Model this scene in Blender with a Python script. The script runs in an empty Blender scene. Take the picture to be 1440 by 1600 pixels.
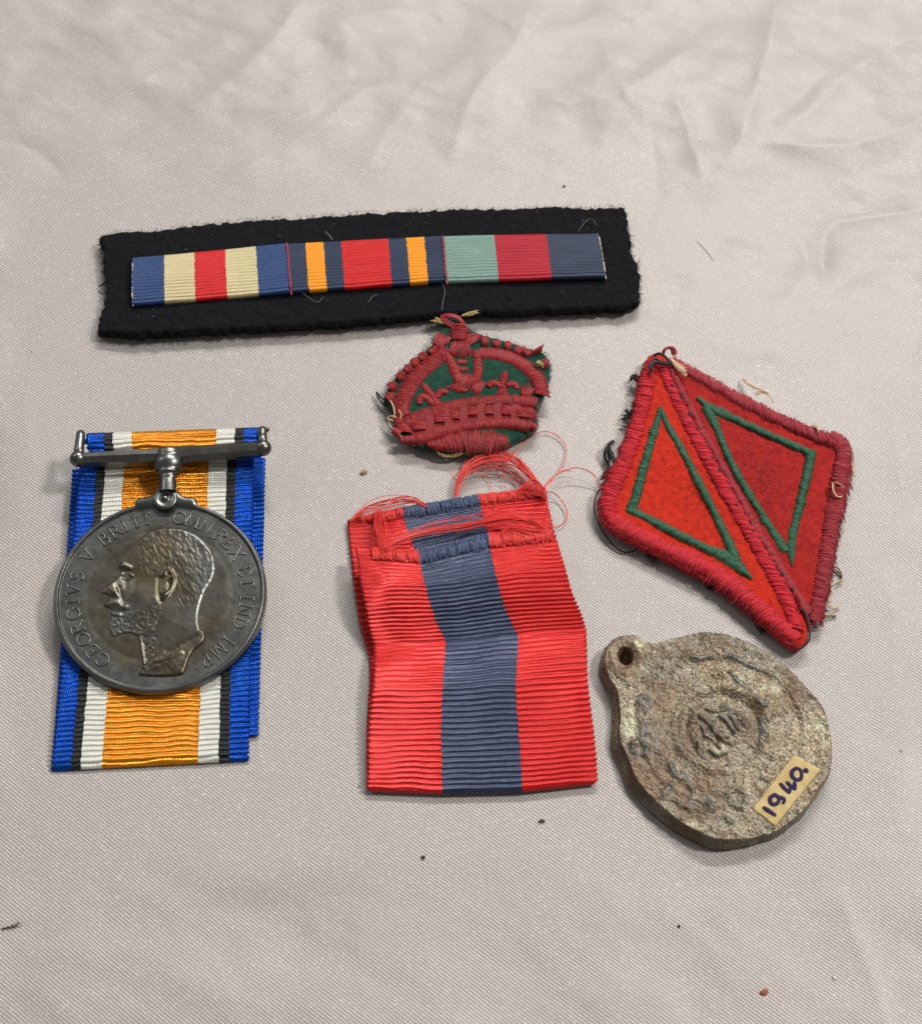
import bpy, math, random
import numpy as np
from mathutils import Vector, Matrix

random.seed(7)
RNG = np.random.default_rng(7)
S = 0.001                      # everything below is written in millimetres, stored in metres
sc = bpy.context.scene

# ------------------------------------------------------------------ camera
F, PITCH, DIST = 2884.0, math.radians(57.5), 339.0       # focal length in photo pixels (1440 wide), tilt, distance in mm
fw = np.array([0, math.cos(PITCH), -math.sin(PITCH)])
up = np.array([0, math.sin(PITCH), math.cos(PITCH)])
rt = np.array([1.0, 0, 0])
CAM = -fw * DIST
cd = bpy.data.cameras.new("camera")
cam = bpy.data.objects.new("camera", cd)
sc.collection.objects.link(cam)
cam.location = CAM * S
cam.rotation_euler = (math.pi / 2 - PITCH, 0, 0)
cd.sensor_fit = 'HORIZONTAL'; cd.sensor_width = 36.0; cd.lens = 36.0 * F / 1440.0
cd.clip_start = 0.01; cd.clip_end = 20.0
cd.dof.use_dof = True; cd.dof.focus_distance = 0.335; cd.dof.aperture_fstop = 48.0
sc.camera = cam

# ------------------------------------------------------------------ light
w = bpy.data.worlds.new("World"); sc.world = w; w.use_nodes = True
w.node_tree.nodes["Background"].inputs[0].default_value = (1.0, 0.98, 0.97, 1)
w.node_tree.nodes["Background"].inputs[1].default_value = 0.18
def area(name, loc, size, power, col):
    l = bpy.data.lights.new(name, 'AREA'); l.energy = power; l.color = col
    if np.ndim(size): l.shape = 'RECTANGLE'; l.size, l.size_y = size
    else: l.shape = 'DISK'; l.size = size
    o = bpy.data.objects.new(name, l); sc.collection.objects.link(o)
    o.location = loc
    o.rotation_euler = (-Vector(loc)).to_track_quat('-Z', 'Y').to_euler()
    return o
area("overhead_strip", (0.35, 1.45, 1.5), (1.0, 0.12), 33.0, (1.0, 0.97, 0.93))        # unseen overhead light, stretched into a strip for highlights along the ribs
area("side_lamp", (1.05, 0.25, 1.40), 0.24, 22.0, (1.0, 0.965, 0.92))
area("left_lamp", (-1.2, 0.9, 1.3), 0.65, 4.0, (0.94, 0.97, 1.0))  # unseen weak cool light from the upper left
sc.view_settings.view_transform = 'Standard'; sc.view_settings.look = 'None'
sc.view_settings.exposure = 0.0; sc.view_settings.gamma = 1.0
sc.view_settings.use_curve_mapping = False

# ------------------------------------------------------------------ helpers: geometry
def A(p): return np.asarray(p, float)
def P(px, py, h=0.0):
    """photo pixel + height in mm -> world point in mm"""
    px, py, h = np.broadcast_arrays(A(px), A(py), A(h))
    d = fw + rt * ((px - 720) / F)[..., None] + up * ((800 - py) / F)[..., None]
    t = (h - CAM[2]) / d[..., 2]
    return CAM + d * t[..., None]
def PP(pts, h=0.0):
    pts = A(pts); return P(pts[..., 0], pts[..., 1], h)
def proj(w3):
    v = A(w3) - CAM
    z = v @ fw
    return np.stack([720 + F * (v @ rt) / z, 800 - F * (v @ up) / z], -1)
def srgb(r, g, b):
    c = A([r, g, b]) / 255.0
    return tuple(np.where(c <= .04045, c / 12.92, ((c + .055) / 1.055) ** 2.4))
def smooth(pts, n=40):
    """Catmull-Rom through the points, n samples evenly spaced"""
    p = A(pts)
    if len(p) == 2: q = p[0] + (p[1] - p[0]) * np.linspace(0, 1, 60)[:, None]
    else:
        e = np.vstack([2 * p[0] - p[1], p, 2 * p[-1] - p[-2]]); out = []
        for i in range(1, len(e) - 2):
            t = np.linspace(0, 1, 16, endpoint=False)[:, None]
            a, b, c, d = e[i - 1], e[i], e[i + 1], e[i + 2]
            out.append(.5 * (2 * b + (c - a) * t + (2 * a - 5 * b + 4 * c - d) * t ** 2 + (3 * b - a - 3 * c + d) * t ** 3))
        q = np.vstack(out + [p[-1:]])
    return resample(q, n)
def resample(q, n, closed=False):
    q = A(q)
    if closed: q = np.vstack([q, q[:1]])
    L = np.concatenate([[0], np.cumsum(np.linalg.norm(np.diff(q, axis=0), axis=1))])
    s = np.linspace(0, L[-1], n, endpoint=not closed)
    return np.stack([np.interp(s, L, q[:, k]) for k in range(q.shape[1])], -1)
def length(q): return np.linalg.norm(np.diff(A(q), axis=0), axis=1).sum()
def vnoise(x, y, seed=0):
    x, y = A(x), A(y)
    xi, yi = np.floor(x).astype(np.int64), np.floor(y).astype(np.int64)
    fx, fy = x - xi, y - yi
    fx, fy = fx * fx * (3 - 2 * fx), fy * fy * (3 - 2 * fy)
    def h(a, b):
        n = (a * 374761393 + b * 668265263 + seed * 974634777) & 0xffffffff
        n = ((n ^ (n >> 13)) * 1274126177) & 0xffffffff
        return ((n ^ (n >> 16)) & 0xffff) / 32767.5 - 1
    return (h(xi, yi) * (1 - fx) + h(xi + 1, yi) * fx) * (1 - fy) + (h(xi, yi + 1) * (1 - fx) + h(xi + 1, yi + 1) * fx) * fy
def fbm(x, y, seed=0, oct=4):
    s, a = 0, 1.0
    for i in range(oct):
        s = s + a * vnoise(A(x) * 2 ** i + 17.3 * i, A(y) * 2 ** i - 9.1 * i, seed + i); a *= .5
    return s
def seg_dist(x, y, poly):
    """distance of points to a polyline"""
    d = np.full(np.shape(x), 1e9)
    for (a, b), (c, e) in zip(poly[:-1], poly[1:]):
        ux, uy = c - a, e - b; L2 = ux * ux + uy * uy + 1e-12
        t = np.clip(((x - a) * ux + (y - b) * uy) / L2, 0, 1)
        d = np.minimum(d, np.hypot(x - a - t * ux, y - b - t * uy))
    return d
def inside(x, y, poly):
    r = np.zeros(np.shape(x), bool); n = len(poly)
    for i in range(n):
        (x1, y1), (x2, y2) = poly[i], poly[(i + 1) % n]
        if y1 == y2: continue
        r ^= ((y1 > y) != (y2 > y)) & (x < (x2 - x1) * (y - y1) / (y2 - y1) + x1)
    return r
def sstep(a, b, x):
    t = np.clip((x - a) / (b - a), 0, 1); return t * t * (3 - 2 * t)

# ------------------------------------------------------------------ helpers: objects
class Thing:
    def __init__(s, name, label, cat, org, group=None):
        s.org = A(org)
        s.o = bpy.data.objects.new(name, None); sc.collection.objects.link(s.o)
        s.o.empty_display_size = .01
        s.o.location = s.org * S; s.o["label"] = label; s.o["category"] = cat
        if group: s.o["group"] = group
def mesh(name, v, f, m, thing=None, parent=None, smoothf=True, attrs=None, kind=None, label=None, uv=None):
    v = A(v).reshape(-1, 3)
    if thing is not None: v = v - thing.org
    me = bpy.data.meshes.new(name)
    f = np.asarray(f)
    if f.dtype != object and f.ndim == 2:
        nf, k = f.shape
        me.vertices.add(len(v)); me.vertices.foreach_set("co", (v * S).astype(np.float32).ravel())
        me.loops.add(nf * k); me.loops.foreach_set("vertex_index", f.astype(np.int32).ravel())
        me.polygons.add(nf); me.polygons.foreach_set("loop_start", np.arange(0, nf * k, k, dtype=np.int32))
        me.update(calc_edges=True)
    else:
        me.from_pydata((v * S).tolist(), [], [list(map(int, q)) for q in f]); me.update()
    me.polygons.foreach_set("use_smooth", np.full(len(me.polygons), smoothf))
    if attrs:
        for k, a in attrs.items():
            at = me.attributes.new(k, 'FLOAT', 'POINT'); at.data.foreach_set("value", A(a).astype(np.float32).ravel())
    if uv is not None:
        li = np.empty(len(me.loops), np.int32); me.loops.foreach_get("vertex_index", li)
        ul = me.uv_layers.new(name="UVMap"); ul.data.foreach_set("uv", A(uv).reshape(-1, 2)[li].astype(np.float32).ravel())
    me.materials.append(m)
    o = bpy.data.objects.new(name, me); sc.collection.objects.link(o)
    if parent is not None: o.parent = parent
    elif thing is not None: o.parent = thing.o
    if kind: o["kind"] = kind
    if label: o["label"] = label
    return o
def gridf(nr, nc, wrap=False, off=0):
    i, j = np.meshgrid(np.arange(nr - 1), np.arange(nc if wrap else nc - 1), indexing='ij')
    j2 = (j + 1) % nc
    return np.stack([i * nc + j, (i + 1) * nc + j, (i + 1) * nc + j2, i * nc + j2], -1).reshape(-1, 4) + off
def tube_data(paths, rad, sides=4, taper=.35, flat=1.0):
    """paths (N,M,3) -> verts, quad faces"""
    p = A(paths); N, M, _ = p.shape
    r = np.broadcast_to(A(rad).reshape(-1, 1) if np.ndim(rad) == 1 else A(rad), (N, M)).copy()
    r[:, 0] *= taper; r[:, -1] *= taper
    t = np.gradient(p, axis=1); t /= np.linalg.norm(t, axis=2, keepdims=True) + 1e-9
    n1 = np.cross(t, [0.02, 0.03, 1.0]); n1 /= np.linalg.norm(n1, axis=2, keepdims=True) + 1e-9
    n2 = np.cross(n1, t) * flat
    an = np.arange(sides) * 2 * math.pi / sides + math.pi / sides
    v = p[:, :, None] + r[:, :, None, None] * (np.cos(an)[:, None] * n1[:, :, None] + np.sin(an)[:, None] * n2[:, :, None])
    fq = gridf(M, sides, True)
    f = (np.arange(N)[:, None, None] * M * sides + fq[None]).reshape(-1, 4)
    return v.reshape(-1, 3), f
def tubes(name, paths, rad, m, thing, parent=None, sides=4, taper=.35, flat=1.0, **k):
    v, f = tube_data(paths, rad, sides, taper, flat)
    return mesh(name, v, f, m, thing, parent, **k)
def join(*vf):
    V, Fs, o = [], [], 0
    for v, f in vf: V.append(A(v).reshape(-1, 3)); Fs.append(np.asarray(f) + o); o += len(V[-1])
    return np.vstack(V), np.vstack(Fs)
def lathe(prof, n=28):
    """profile (r,z) list -> verts, faces around z"""
    pr = A(prof); a = np.arange(n) * 2 * math.pi / n
    v = np.stack([pr[:, :1] * np.cos(a), pr[:, :1] * np.sin(a), np.repeat(pr[:, 1:], n, 1)], -1)
    return v.reshape(-1, 3), gridf(len(pr), n, True)[:, ::-1]
def blob(c, rx, ry, rz, nu=14, nv=9):
    th = np.linspace(0, math.pi, nv)[:, None]; ph = np.arange(nu) * 2 * math.pi / nu
    v = np.stack([rx * np.sin(th) * np.cos(ph), ry * np.sin(th) * np.sin(ph), rz * np.cos(th) + 0 * ph], -1).reshape(-1, 3) + A(c)
    return v, gridf(nv, nu, True)
def thread(name, pts_px, hs, rad, m, thing, parent=None, n=40, sides=5, **k):
    """one loose thread through photo pixels at heights hs"""
    q = PP(pts_px, A(hs) if np.ndim(hs) else np.full(len(pts_px), hs))
    return tubes(name, smooth(q, n)[None], rad, m, thing, parent, sides=sides, taper=.8, **k)
def satin(name, center, width, m, thing, parent=None, pitch=.2, rad=.125, bump=.55, lift=0.0, skew=0.0, jit=.07, k=7, clump=.0, sides=4, drop=.25, rag=.06, **kw):
    """satin stitch: threads laid side by side across a band; center (n,3) world mm, width mm (scalar or list)"""
    c = A(center); L = length(c); n = max(4, int(L / pitch))
    q = resample(c, n)
    wd = np.interp(np.linspace(0, 1, n), np.linspace(0, 1, np.size(width)), np.ravel(width))
    wd = wd * (1 + rag * fbm(np.arange(n) * pitch * .7, np.full(n, L), 77, 2))
    t = np.gradient(q, axis=0); t[:, 2] = 0; t /= np.linalg.norm(t, axis=1, keepdims=True)
    nn = np.stack([-t[:, 1], t[:, 0], 0 * t[:, 0]], -1)
    if skew: nn = nn + t * skew; nn /= np.linalg.norm(nn, axis=1, keepdims=True)
    nn = nn + t * RNG.normal(0, .06, (n, 1))
    q = q + t * RNG.normal(0, pitch * .3, (n, 1))
    kk = np.linspace(-1, 1, k)
    e = 1 + RNG.normal(0, jit, (n, 2))
    kx = np.where(kk[None] < 0, kk[None] * e[:, :1], kk[None] * e[:, 1:])
    z = lift + bump * np.sqrt(np.clip(1 - kk ** 2, 0, 1))[None] * (1 + RNG.normal(0, .06, (n, 1)))
    if clump: z = z + clump * vnoise(np.arange(n)[:, None] * .16, kk[None] * 1.2, 5)
    z[:, 0] -= drop; z[:, -1] -= drop
    p = q[:, None] + nn[:, None] * (kx * wd[:, None] / 2)[..., None]
    p[..., 2] += z
    return tubes(name, p, rad * (1 + RNG.normal(0, .12, n)), m, thing, parent, sides=sides, taper=.7, **kw)
def fuzz(name, pos, direc, m, thing, parent=None, ln=(.5, 1.2), rad=.03, curl=.5, up_=.3, sides=3):
    n = len(pos); d = A(direc) + RNG.normal(0, curl, (n, 3)); d[:, 2] = np.abs(d[:, 2]) * .6 + up_
    d /= np.linalg.norm(d, axis=1, keepdims=True)
    L = RNG.uniform(*ln, n)[:, None]
    b = RNG.normal(0, .35, (n, 3))
    p = np.stack([pos, pos + d * L * .35 + b * L * .12, pos + d * L * .7 + b * L * .4 - [0, 0, .05], pos + d * L * .95 + b * L * .8 - [0, 0, .1]], 1)
    p[..., 2] = np.maximum(p[..., 2], .05)
    return tubes(name, p, rad * RNG.uniform(.6, 1.3, n), m, thing, parent, sides=sides, taper=.5, kind="stuff")
def star(outline, top, base, rings=40, n=300, rag=.0, rnd=.8, seed=0, cen=None):
    """solid sheet with a star-shaped outline: outline (m,2) mm, top(x,y,edge distance) height, base height"""
    q = resample(A(outline)[:, :2], n, True)
    c = q.mean(0) if cen is None else A(cen)
    if rag:
        r = q - c; L = np.linalg.norm(r, axis=1, keepdims=True)
        q = c + r * (1 + rag * fbm(np.arange(n) * .31, 0 * np.arange(n), seed, 3)[:, None] / L)
    t = np.linspace(0, 1, rings) ** .8
    xy = c + (q - c)[None] * t[:, None, None]
    ed = np.linalg.norm((q - c), axis=1)[None] * (1 - t[:, None])
    z = top(xy[..., 0], xy[..., 1], ed)
    if rnd: z = z - rnd * (1 - np.sqrt(np.clip(1 - (1 - np.clip(ed / rnd, 0, 1)) ** 2, 0, 1)))
    v = np.concatenate([xy, z[..., None]], -1)
    wall = np.concatenate([q, np.full((n, 1), base)], -1)
    v = np.concatenate([v, wall[None]], 0)
    return v.reshape(-1, 3), gridf(rings + 1, n, True), q, v
def ribs(name, m, thing, parent, pos, u0, u1, pitch, vlen, nu=24, sub=7, amp=.2, wob=.15, seed=0, edge=(0, 0), jit=.012, moire=.25, thick=.35, label=None):
    """one stripe of ribbed silk. pos(u,v)->(...,3) mm with u across (0..1), v along (0..1); real ribs, scalloped selvedge where edge=1"""
    nr = max(2, int(round(vlen / pitch))); M = nr * sub + 1
    v = np.linspace(0, 1, M)
    a = np.linspace(0, 1, nu)
    r_id = np.minimum((v * nr).astype(int), nr - 1)
    j0 = vnoise(np.arange(nr) * 7.7, np.full(nr, int(u0 * 997)), 3)[r_id] * jit
    j1 = vnoise(np.arange(nr) * 7.7, np.full(nr, int(u1 * 997)), 3)[r_id] * jit
    ph = v * nr
    prof1 = np.abs(np.sin(math.pi * ph))
    e0 = (-.014 * prof1 ** .6 if edge[0] else j0); e1 = (.014 * prof1 ** .6 if edge[1] else j1)
    u = (u0 + e0)[:, None] + ((u1 + e1) - (u0 + e0))[:, None] * a[None]
    vv = np.repeat(v[:, None], nu, 1)
    mo = moire * fbm(u * 9 + seed, vv * nr * .085, seed, 3)
    phase = vv * nr + wob * fbm(u * 5.0, vv * nr * .11 + 3, seed + 9, 2)
    fr = phase - np.floor(phase)
    pk = np.clip(.5 + mo, .16, .84)
    tri = np.where(fr < pk, fr / pk, (1 - fr) / (1 - pk))
    z = amp * np.sin(tri * math.pi / 2) ** .8
    b = pos(u, vv)
    du = np.gradient(b, axis=1); dv = np.gradient(b, axis=0)
    nrm = np.cross(du, dv); nrm /= np.linalg.norm(nrm, axis=2, keepdims=True) + 1e-9
    nrm *= np.where(np.median(nrm[..., 2]) < 0, -1, 1)
    p = b + nrm * z[..., None]
    if edge[0]: p = np.concatenate([(p[:, :1] - nrm[:, :1] * (thick + z[:, :1, None] * .6)), p], 1)
    if edge[1]: p = np.concatenate([p, (p[:, -1:] - nrm[:, -1:] * (thick + z[:, -1:, None] * .6))], 1)
    nc = p.shape[1]
    # the ribbon's own thickness at its two ends
    p = np.concatenate([p[:1] - nrm[:1, :1] * thick, p, p[-1:] - nrm[-1:, :1] * thick], 0)
    uu = np.stack(np.broadcast_arrays(np.linspace(u0, u1, nc)[None] * 32, np.linspace(0, vlen, M + 2)[:, None]), -1)
    return mesh(name, p, gridf(M + 2, nc), m, thing, parent, uv=uu, label=label)
def quad_pos(tl, tr, br, bl, zf=None):
    tl, tr, br, bl = map(A, (tl, tr, br, bl))
    def f(u, v):
        u_, v_ = u[..., None], v[..., None]
        p = (tl * (1 - u_) + tr * u_) * (1 - v_) + (bl * (1 - u_) + br * u_) * v_
        if zf is not None: p = p.copy(); p[..., 2] += zf(u, v)
        return p
    return f

# ------------------------------------------------------------------ helpers: materials
class NT:
    def __init__(s, name):
        s.m = bpy.data.materials.new(name); s.m.use_nodes = True; s.t = s.m.node_tree
        s.b = s.t.nodes["Principled BSDF"]; s.x = None
    def n(s, typ, **k):
        nd = s.t.nodes.new(typ)
        for a, b in k.items(): setattr(nd, a, b)
        return nd
    def l(s, a, b): s.t.links.new(a, b)
    def co(s):
        if s.x is None: s.x = s.n("ShaderNodeTexCoord").outputs["Object"]
        return s.x
    def noise(s, scale, detail=3, rough=.55, dist=0.0, vec=None):
        nd = s.n("ShaderNodeTexNoise"); nd.inputs["Scale"].default_value = scale
        nd.inputs["Detail"].default_value = detail; nd.inputs["Roughness"].default_value = rough; nd.inputs["Distortion"].default_value = dist
        s.l(vec if vec is not None else s.co(), nd.inputs["Vector"]); return nd.outputs["Fac"]
    def ramp(s, f, stops):
        r = s.n("ShaderNodeValToRGB"); e = r.color_ramp.elements
        while len(e) < len(stops): e.new(.5)
        for q, (p, c) in zip(e, stops):
            q.position = p; q.color = (*c, 1) if np.ndim(c) else (c, c, c, 1)
        s.l(f, r.inputs[0]); return r.outputs[0]
    def mix(s, f, a, b, typ='MIX'):
        nd = s.n("ShaderNodeMix", data_type='RGBA', blend_type=typ)
        for sock, val in ((nd.inputs[0], f), (nd.inputs[6], a), (nd.inputs[7], b)):
            if hasattr(val, "is_linked"): s.l(val, sock)
            elif np.ndim(val): sock.default_value = (*val, 1)
            else: sock.default_value = val
        return nd.outputs[2]
    def math(s, op, a, b=0.0):
        nd = s.n("ShaderNodeMath", operation=op)
        for i, val in enumerate((a, b)):
            if hasattr(val, "is_linked"): s.l(val, nd.inputs[i])
            else: nd.inputs[i].default_value = val
        return nd.outputs[0]
    def attr(s, name):
        nd = s.n("ShaderNodeAttribute"); nd.attribute_name = name; return nd.outputs["Fac"]
    def mapped(s, rot=(0, 0, 0), scale=(1, 1, 1)):
        nd = s.n("ShaderNodeMapping"); nd.inputs["Rotation"].default_value = rot; nd.inputs["Scale"].default_value = scale
        s.l(s.co(), nd.inputs[0]); return nd.outputs[0]
    def bump(s, h, dist, strength=1.0, prev=None):
        nd = s.n("ShaderNodeBump"); nd.inputs["Distance"].default_value = dist; nd.inputs["Strength"].default_value = strength
        s.l(h, nd.inputs["Height"])
        if prev is not None: s.l(prev, nd.inputs["Normal"])
        return nd.outputs[0]
    def set(s, **k):
        names = dict(col="Base Color", rough="Roughness", metal="Metallic", spec="Specular IOR Level", nrm="Normal", sheen="Sheen Weight", aniso="Anisotropic",
                     sheenr="Sheen Roughness", coat="Coat Weight", coatr="Coat Roughness", sss="Subsurface Weight")
        for a, v in k.items():
            sock = s.b.inputs[names[a]]
            if hasattr(v, "is_linked"): s.l(v, sock)
            elif np.ndim(v): sock.default_value = (*v, 1)
            else: sock.default_value = v
        return s.m
def silk(name, c, rough=.27, spec=.6, var=.12, metal=.35):
    t = NT(name); c = A(c)
    n = t.noise(2600, 2)
    nw = t.noise(140, 3)
    col = t.mix(n, tuple(c * (1 - var)), tuple(np.minimum(c * (1 + var), 1)))
    col = t.mix(t.math('MULTIPLY', nw, .35), col, tuple(c * .8))
    # fine warp threads crossing every rib
    uvn = t.n("ShaderNodeUVMap"); wv = t.n("ShaderNodeTexWave"); wv.inputs["Scale"].default_value = 1.15; wv.inputs["Distortion"].default_value = .8
    wv.inputs["Detail"].default_value = 1.0
    t.l(uvn.outputs[0], wv.inputs[0])
    b = t.bump(wv.outputs["Fac"], .00006, .8)
    b = t.bump(n, .00003, .5, b)
    return t.set(col=col, rough=rough, spec=spec, nrm=b, metal=metal)
def yarn(name, c, var=.25, rough=.55, spec=.35, sheen=.25, scale=1500):
    t = NT(name); c = A(c)
    n = t.noise(scale, 3); n2 = t.noise(160, 2)
    col = t.mix(n, tuple(c * (1 - var)), tuple(np.minimum(c * (1 + var), 1)))
    col = t.mix(t.math('MULTIPLY', n2, .5), col, tuple(c * .72))
    return t.set(col=col, rough=rough, spec=spec, sheen=sheen, sheenr=.4)
def felt(name, c, c2, scale=900, bumpd=.00012, sheen=.3):
    t = NT(name)
    n = t.noise(scale, 4, .65); n2 = t.noise(120, 3)
    col = t.mix(t.ramp(n, [(.3, 0.0), (.7, 1.0)]), c2, c)
    col = t.mix(t.math('MULTIPLY', n2, .35), col, tuple(A(c2) * .8))
    return t.set(col=col, rough=.9, spec=.15, nrm=t.bump(n, bumpd, .9), sheen=sheen, sheenr=.5)

# ------------------------------------------------------------------ the cloth they lie on
def cloth_mat():
    t = NT("satin_cloth")
    # twill weave: two crossing sets of threads, about 0.45 mm apart
    def wave(deg, per, dist):
        vec = t.mapped((0, 0, math.radians(deg)), (1, 1, 1))
        wv = t.n("ShaderNodeTexWave"); wv.bands_direction = 'X'
        wv.inputs["Scale"].default_value = 2 * math.pi / (20 * per * S)
        wv.inputs["Distortion"].default_value = dist; wv.inputs["Detail"].default_value = 2; wv.inputs["Detail Scale"].default_value = .35
        t.l(vec, wv.inputs[0]); return wv.outputs["Fac"]
    a = wave(38, .40, 1.6); b = wave(-52, .52, 1.6)
    wv = t.math('MULTIPLY', a, b)
    fl = t.noise(2100, 2, .6)
    big = t.noise(16, 3, .5); mid = t.noise(60, 4, .6)
    glint = t.ramp(t.noise(2600, 1, .5), [(.60, 0.0), (.74, 1.0)])
    base = t.mix(t.ramp(wv, [(.05, 0.0), (.7, 1.0)]), srgb(143, 138, 135), srgb(212, 207, 203))
    base = t.mix(t.math('MULTIPLY', fl, .3), base, srgb(174, 167, 160))
    tint = t.mix(t.ramp(big, [(.35, 0.0), (.65, 1.0)]), srgb(250, 244, 242), srgb(243, 244, 243))
    base = t.mix(1.0, base, tint, 'MULTIPLY')
    base = t.mix(t.math('MULTIPLY', glint, .30), base, srgb(244, 240, 232))  # sparkle of the satin threads painted into the base colour
    # scattered specks of dirt
    vo = t.n("ShaderNodeTexVoronoi"); vo.inputs["Scale"].default_value = 120; t.l(t.co(), vo.inputs["Vector"])
    vd = t.math('LESS_THAN', vo.outputs["Distance"], .032)
    vc = t.n("ShaderNodeSeparateColor"); t.l(vo.outputs["Color"], vc.inputs[0])
    sp = t.math('MULTIPLY', vd, t.math('GREATER_THAN', vc.outputs[0], .93))
    base = t.mix(t.math('MULTIPLY', sp, .75), base, srgb(70, 55, 52))
    h = t.math('ADD', wv, t.math('MULTIPLY', fl, .35))
    nb = t.bump(h, .00007, .8)
    nb = t.bump(mid, .0006, .35, nb)
    rough = t.math('ADD', t.math('MULTIPLY', fl, .22), .24)
    return t.set(col=base, rough=rough, spec=.6, nrm=nb, sheen=.1, sheenr=.4)
n = 760
gx, gy = np.meshgrid(np.linspace(-250, 250, n), np.linspace(-190, 310, n), indexing='xy')
px = proj(np.stack([gx, gy, 0 * gx], -1)); PX, PY = px[..., 0], px[..., 1]
upper = sstep(330, 120, PY); rightw = sstep(980, 1150, PX) * sstep(620, 420, PY)
calm = np.clip(upper + rightw + sstep(1330, 1420, PY) * .5 + sstep(40, -60, PX) + sstep(1400, 1500, PX), 0, 1)
ridge = (1 - np.abs(fbm(gx / 30 + gy / 60, gy / 34 - gx / 70, 15, 2))) + .5 * (1 - np.abs(fbm(gx / 15 - gy / 30, gy / 17, 16, 2)))
crump = 0
for k_, (an_, wl_, am_) in enumerate([(.35, 46, .5), (1.25, 38, .4), (2.1, 52, .5), (2.75, 27, .3), (.8, 21, .26), (1.8, 17, .22), (2.4, 12, .15), (.1, 10, .12)]):
    tt = (gx * math.cos(an_) + gy * math.sin(an_)) / wl_ + .55 * fbm(gx / 60, gy / 60, 200 + k_, 2)
    crump = crump + am_ * np.abs(2 * (tt - np.floor(tt + .5))) * sstep(-.5, .4, fbm(gx / 45, gy / 45, 220 + k_, 2))
z = calm * (1.0 * crump - .7 + .5 * ridge - .5 + .6 * fbm(gx / 34, gy / 26, 11, 3) + .18 * fbm(gx / 9 + gy / 14, gy / 8, 12, 3)) + .05 * fbm(gx / 18, gy / 18, 13, 2)
def crease(pts, amp, wd, side=0.0):
    """a sharp fold line in the cloth through photo pixels"""
    global z
    q = smooth(PP(pts)[:, :2], 24); d = seg_dist(gx, gy, q)
    e = np.minimum(np.hypot(gx - q[0, 0], gy - q[0, 1]), np.hypot(gx - q[-1, 0], gy - q[-1, 1]))
    z = z + 1.0 * amp * np.exp(-d / (wd * .75)) * sstep(0, 14, e + 4)
for c_ in ([[(1214, -30), (1203, 60), (1186, 120), (1160, 210), (1118, 290), (1085, 330)], .9, 5],
           [[(1470, 40), (1392, 72), (1330, 110), (1258, 180), (1190, 212)], .7, 4.5],
           [[(1470, 150), (1400, 205), (1300, 228), (1180, 226)], .8, 4.5],
           [[(1480, 320), (1380, 330), (1300, 345), (1286, 400), (1292, 470)], -.8, 3.5],
           [[(1310, 100), (1260, 140), (1200, 200)], -.5, 3.5],
           [[(1050, 120), (1058, 160), (1078, 215), (1100, 300)], .7, 4],
           [[(1018, 180), (1022, 240), (1030, 320)], -.4, 4],
           [[(1240, 330), (1262, 410), (1285, 480)], .5, 4], [[(1200, 540), (1190, 590)], -.3, 3],
           [[(-30, 195), (60, 182), (150, 160), (260, 108), (380, 62)], .8, 7],
           [[(-30, 75), (60, 62), (100, 40)], .5, 6], [[(300, 182), (345, 172), (420, 170), (520, 175)], .35, 5],
           [[(560, 290), (620, 180), (690, 120), (760, 70)], .5, 8], [[(-20, 210), (60, 235), (110, 290)], -.6, 5],
           [[(1300, 1365), (1330, 1450), (1365, 1540), (1390, 1640)], .45, 4], [[(1285, 1350), (1310, 1350), (1440, 1335)], .25, 3],
           [[(840, -20), (800, 80), (740, 150), (700, 260)], .6, 5], [[(480, -20), (430, 60), (330, 150), (180, 230)], .55, 5], [[(930, 40), (960, 120), (1000, 190)], .5, 4],
           [[(640, 120), (560, 150), (450, 230), (330, 280)], .5, 5], [[(1120, 60), (1060, 90), (980, 150), (930, 250)], .45, 4], [[(1440, 400), (1340, 430), (1250, 500)], .5, 4], [[(60, 560), (40, 640), (60, 760)], .3, 6],
           [[(1380, 880), (1400, 1000), (1370, 1150)], .35, 6], [[(1000, 1420), (1100, 1470), (1180, 1600)], .2, 6],
           [[(1440, 500), (1400, 640), (1420, 800)], .5, 7]):
    crease(*c_)
z = np.minimum(z - .12, z * 1.0)
foot = sstep(20, 90, PX) * sstep(1400, 1310, PX) * sstep(270, 350, PY) * sstep(1420, 1330, PY)
z = z * (1 - foot) + np.minimum(z, -.02) * foot
cl = mesh("tablecloth", np.stack([gx, gy, z], -1), gridf(n, n)[:, ::-1], cloth_mat()); cl["kind"] = "structure"

# ------------------------------------------------------------------ materials shared by things
M = {}
M['blue'] = silk("silk_royal_blue", srgb(4, 66, 162), .27, .3, .12, .6); M['black'] = silk("silk_black", srgb(14, 15, 18), .42, .35, .12, 0)
M['white'] = silk("silk_white", srgb(206, 207, 196), .3, .6, .1, .15); M['orange'] = silk("silk_orange", srgb(212, 132, 2), .22, .7, .18, .55)
M['isr'] = silk("silk_red", srgb(200, 27, 24), .25, .6, .16, .4); M['isb'] = silk("silk_slate_blue", srgb(42, 55, 84), .23, .8, .14, .4)
M['b_blue'] = silk("silk_mid_blue", srgb(40, 66, 112), .4, .35, .12, .2); M['cream'] = silk("silk_cream", srgb(198, 185, 142), .38, .4, .12, .2)
M['b_red'] = silk("silk_bright_red", srgb(198, 26, 28), .4, .35, .12, .2); M['navy'] = silk("silk_navy", srgb(36, 50, 76), .4, .35, .12, .2)
M['b_or'] = silk("silk_amber", srgb(232, 146, 12), .38, .4, .12, .2); M['green'] = silk("silk_pale_green", srgb(118, 148, 138), .36, .4, .12, .2)
M['crim'] = silk("silk_crimson", srgb(170, 20, 42), .38, .4, .12, .2); M['slate'] = silk("silk_dark_slate", srgb(44, 56, 78), .36, .45, .12, .2)
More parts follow.
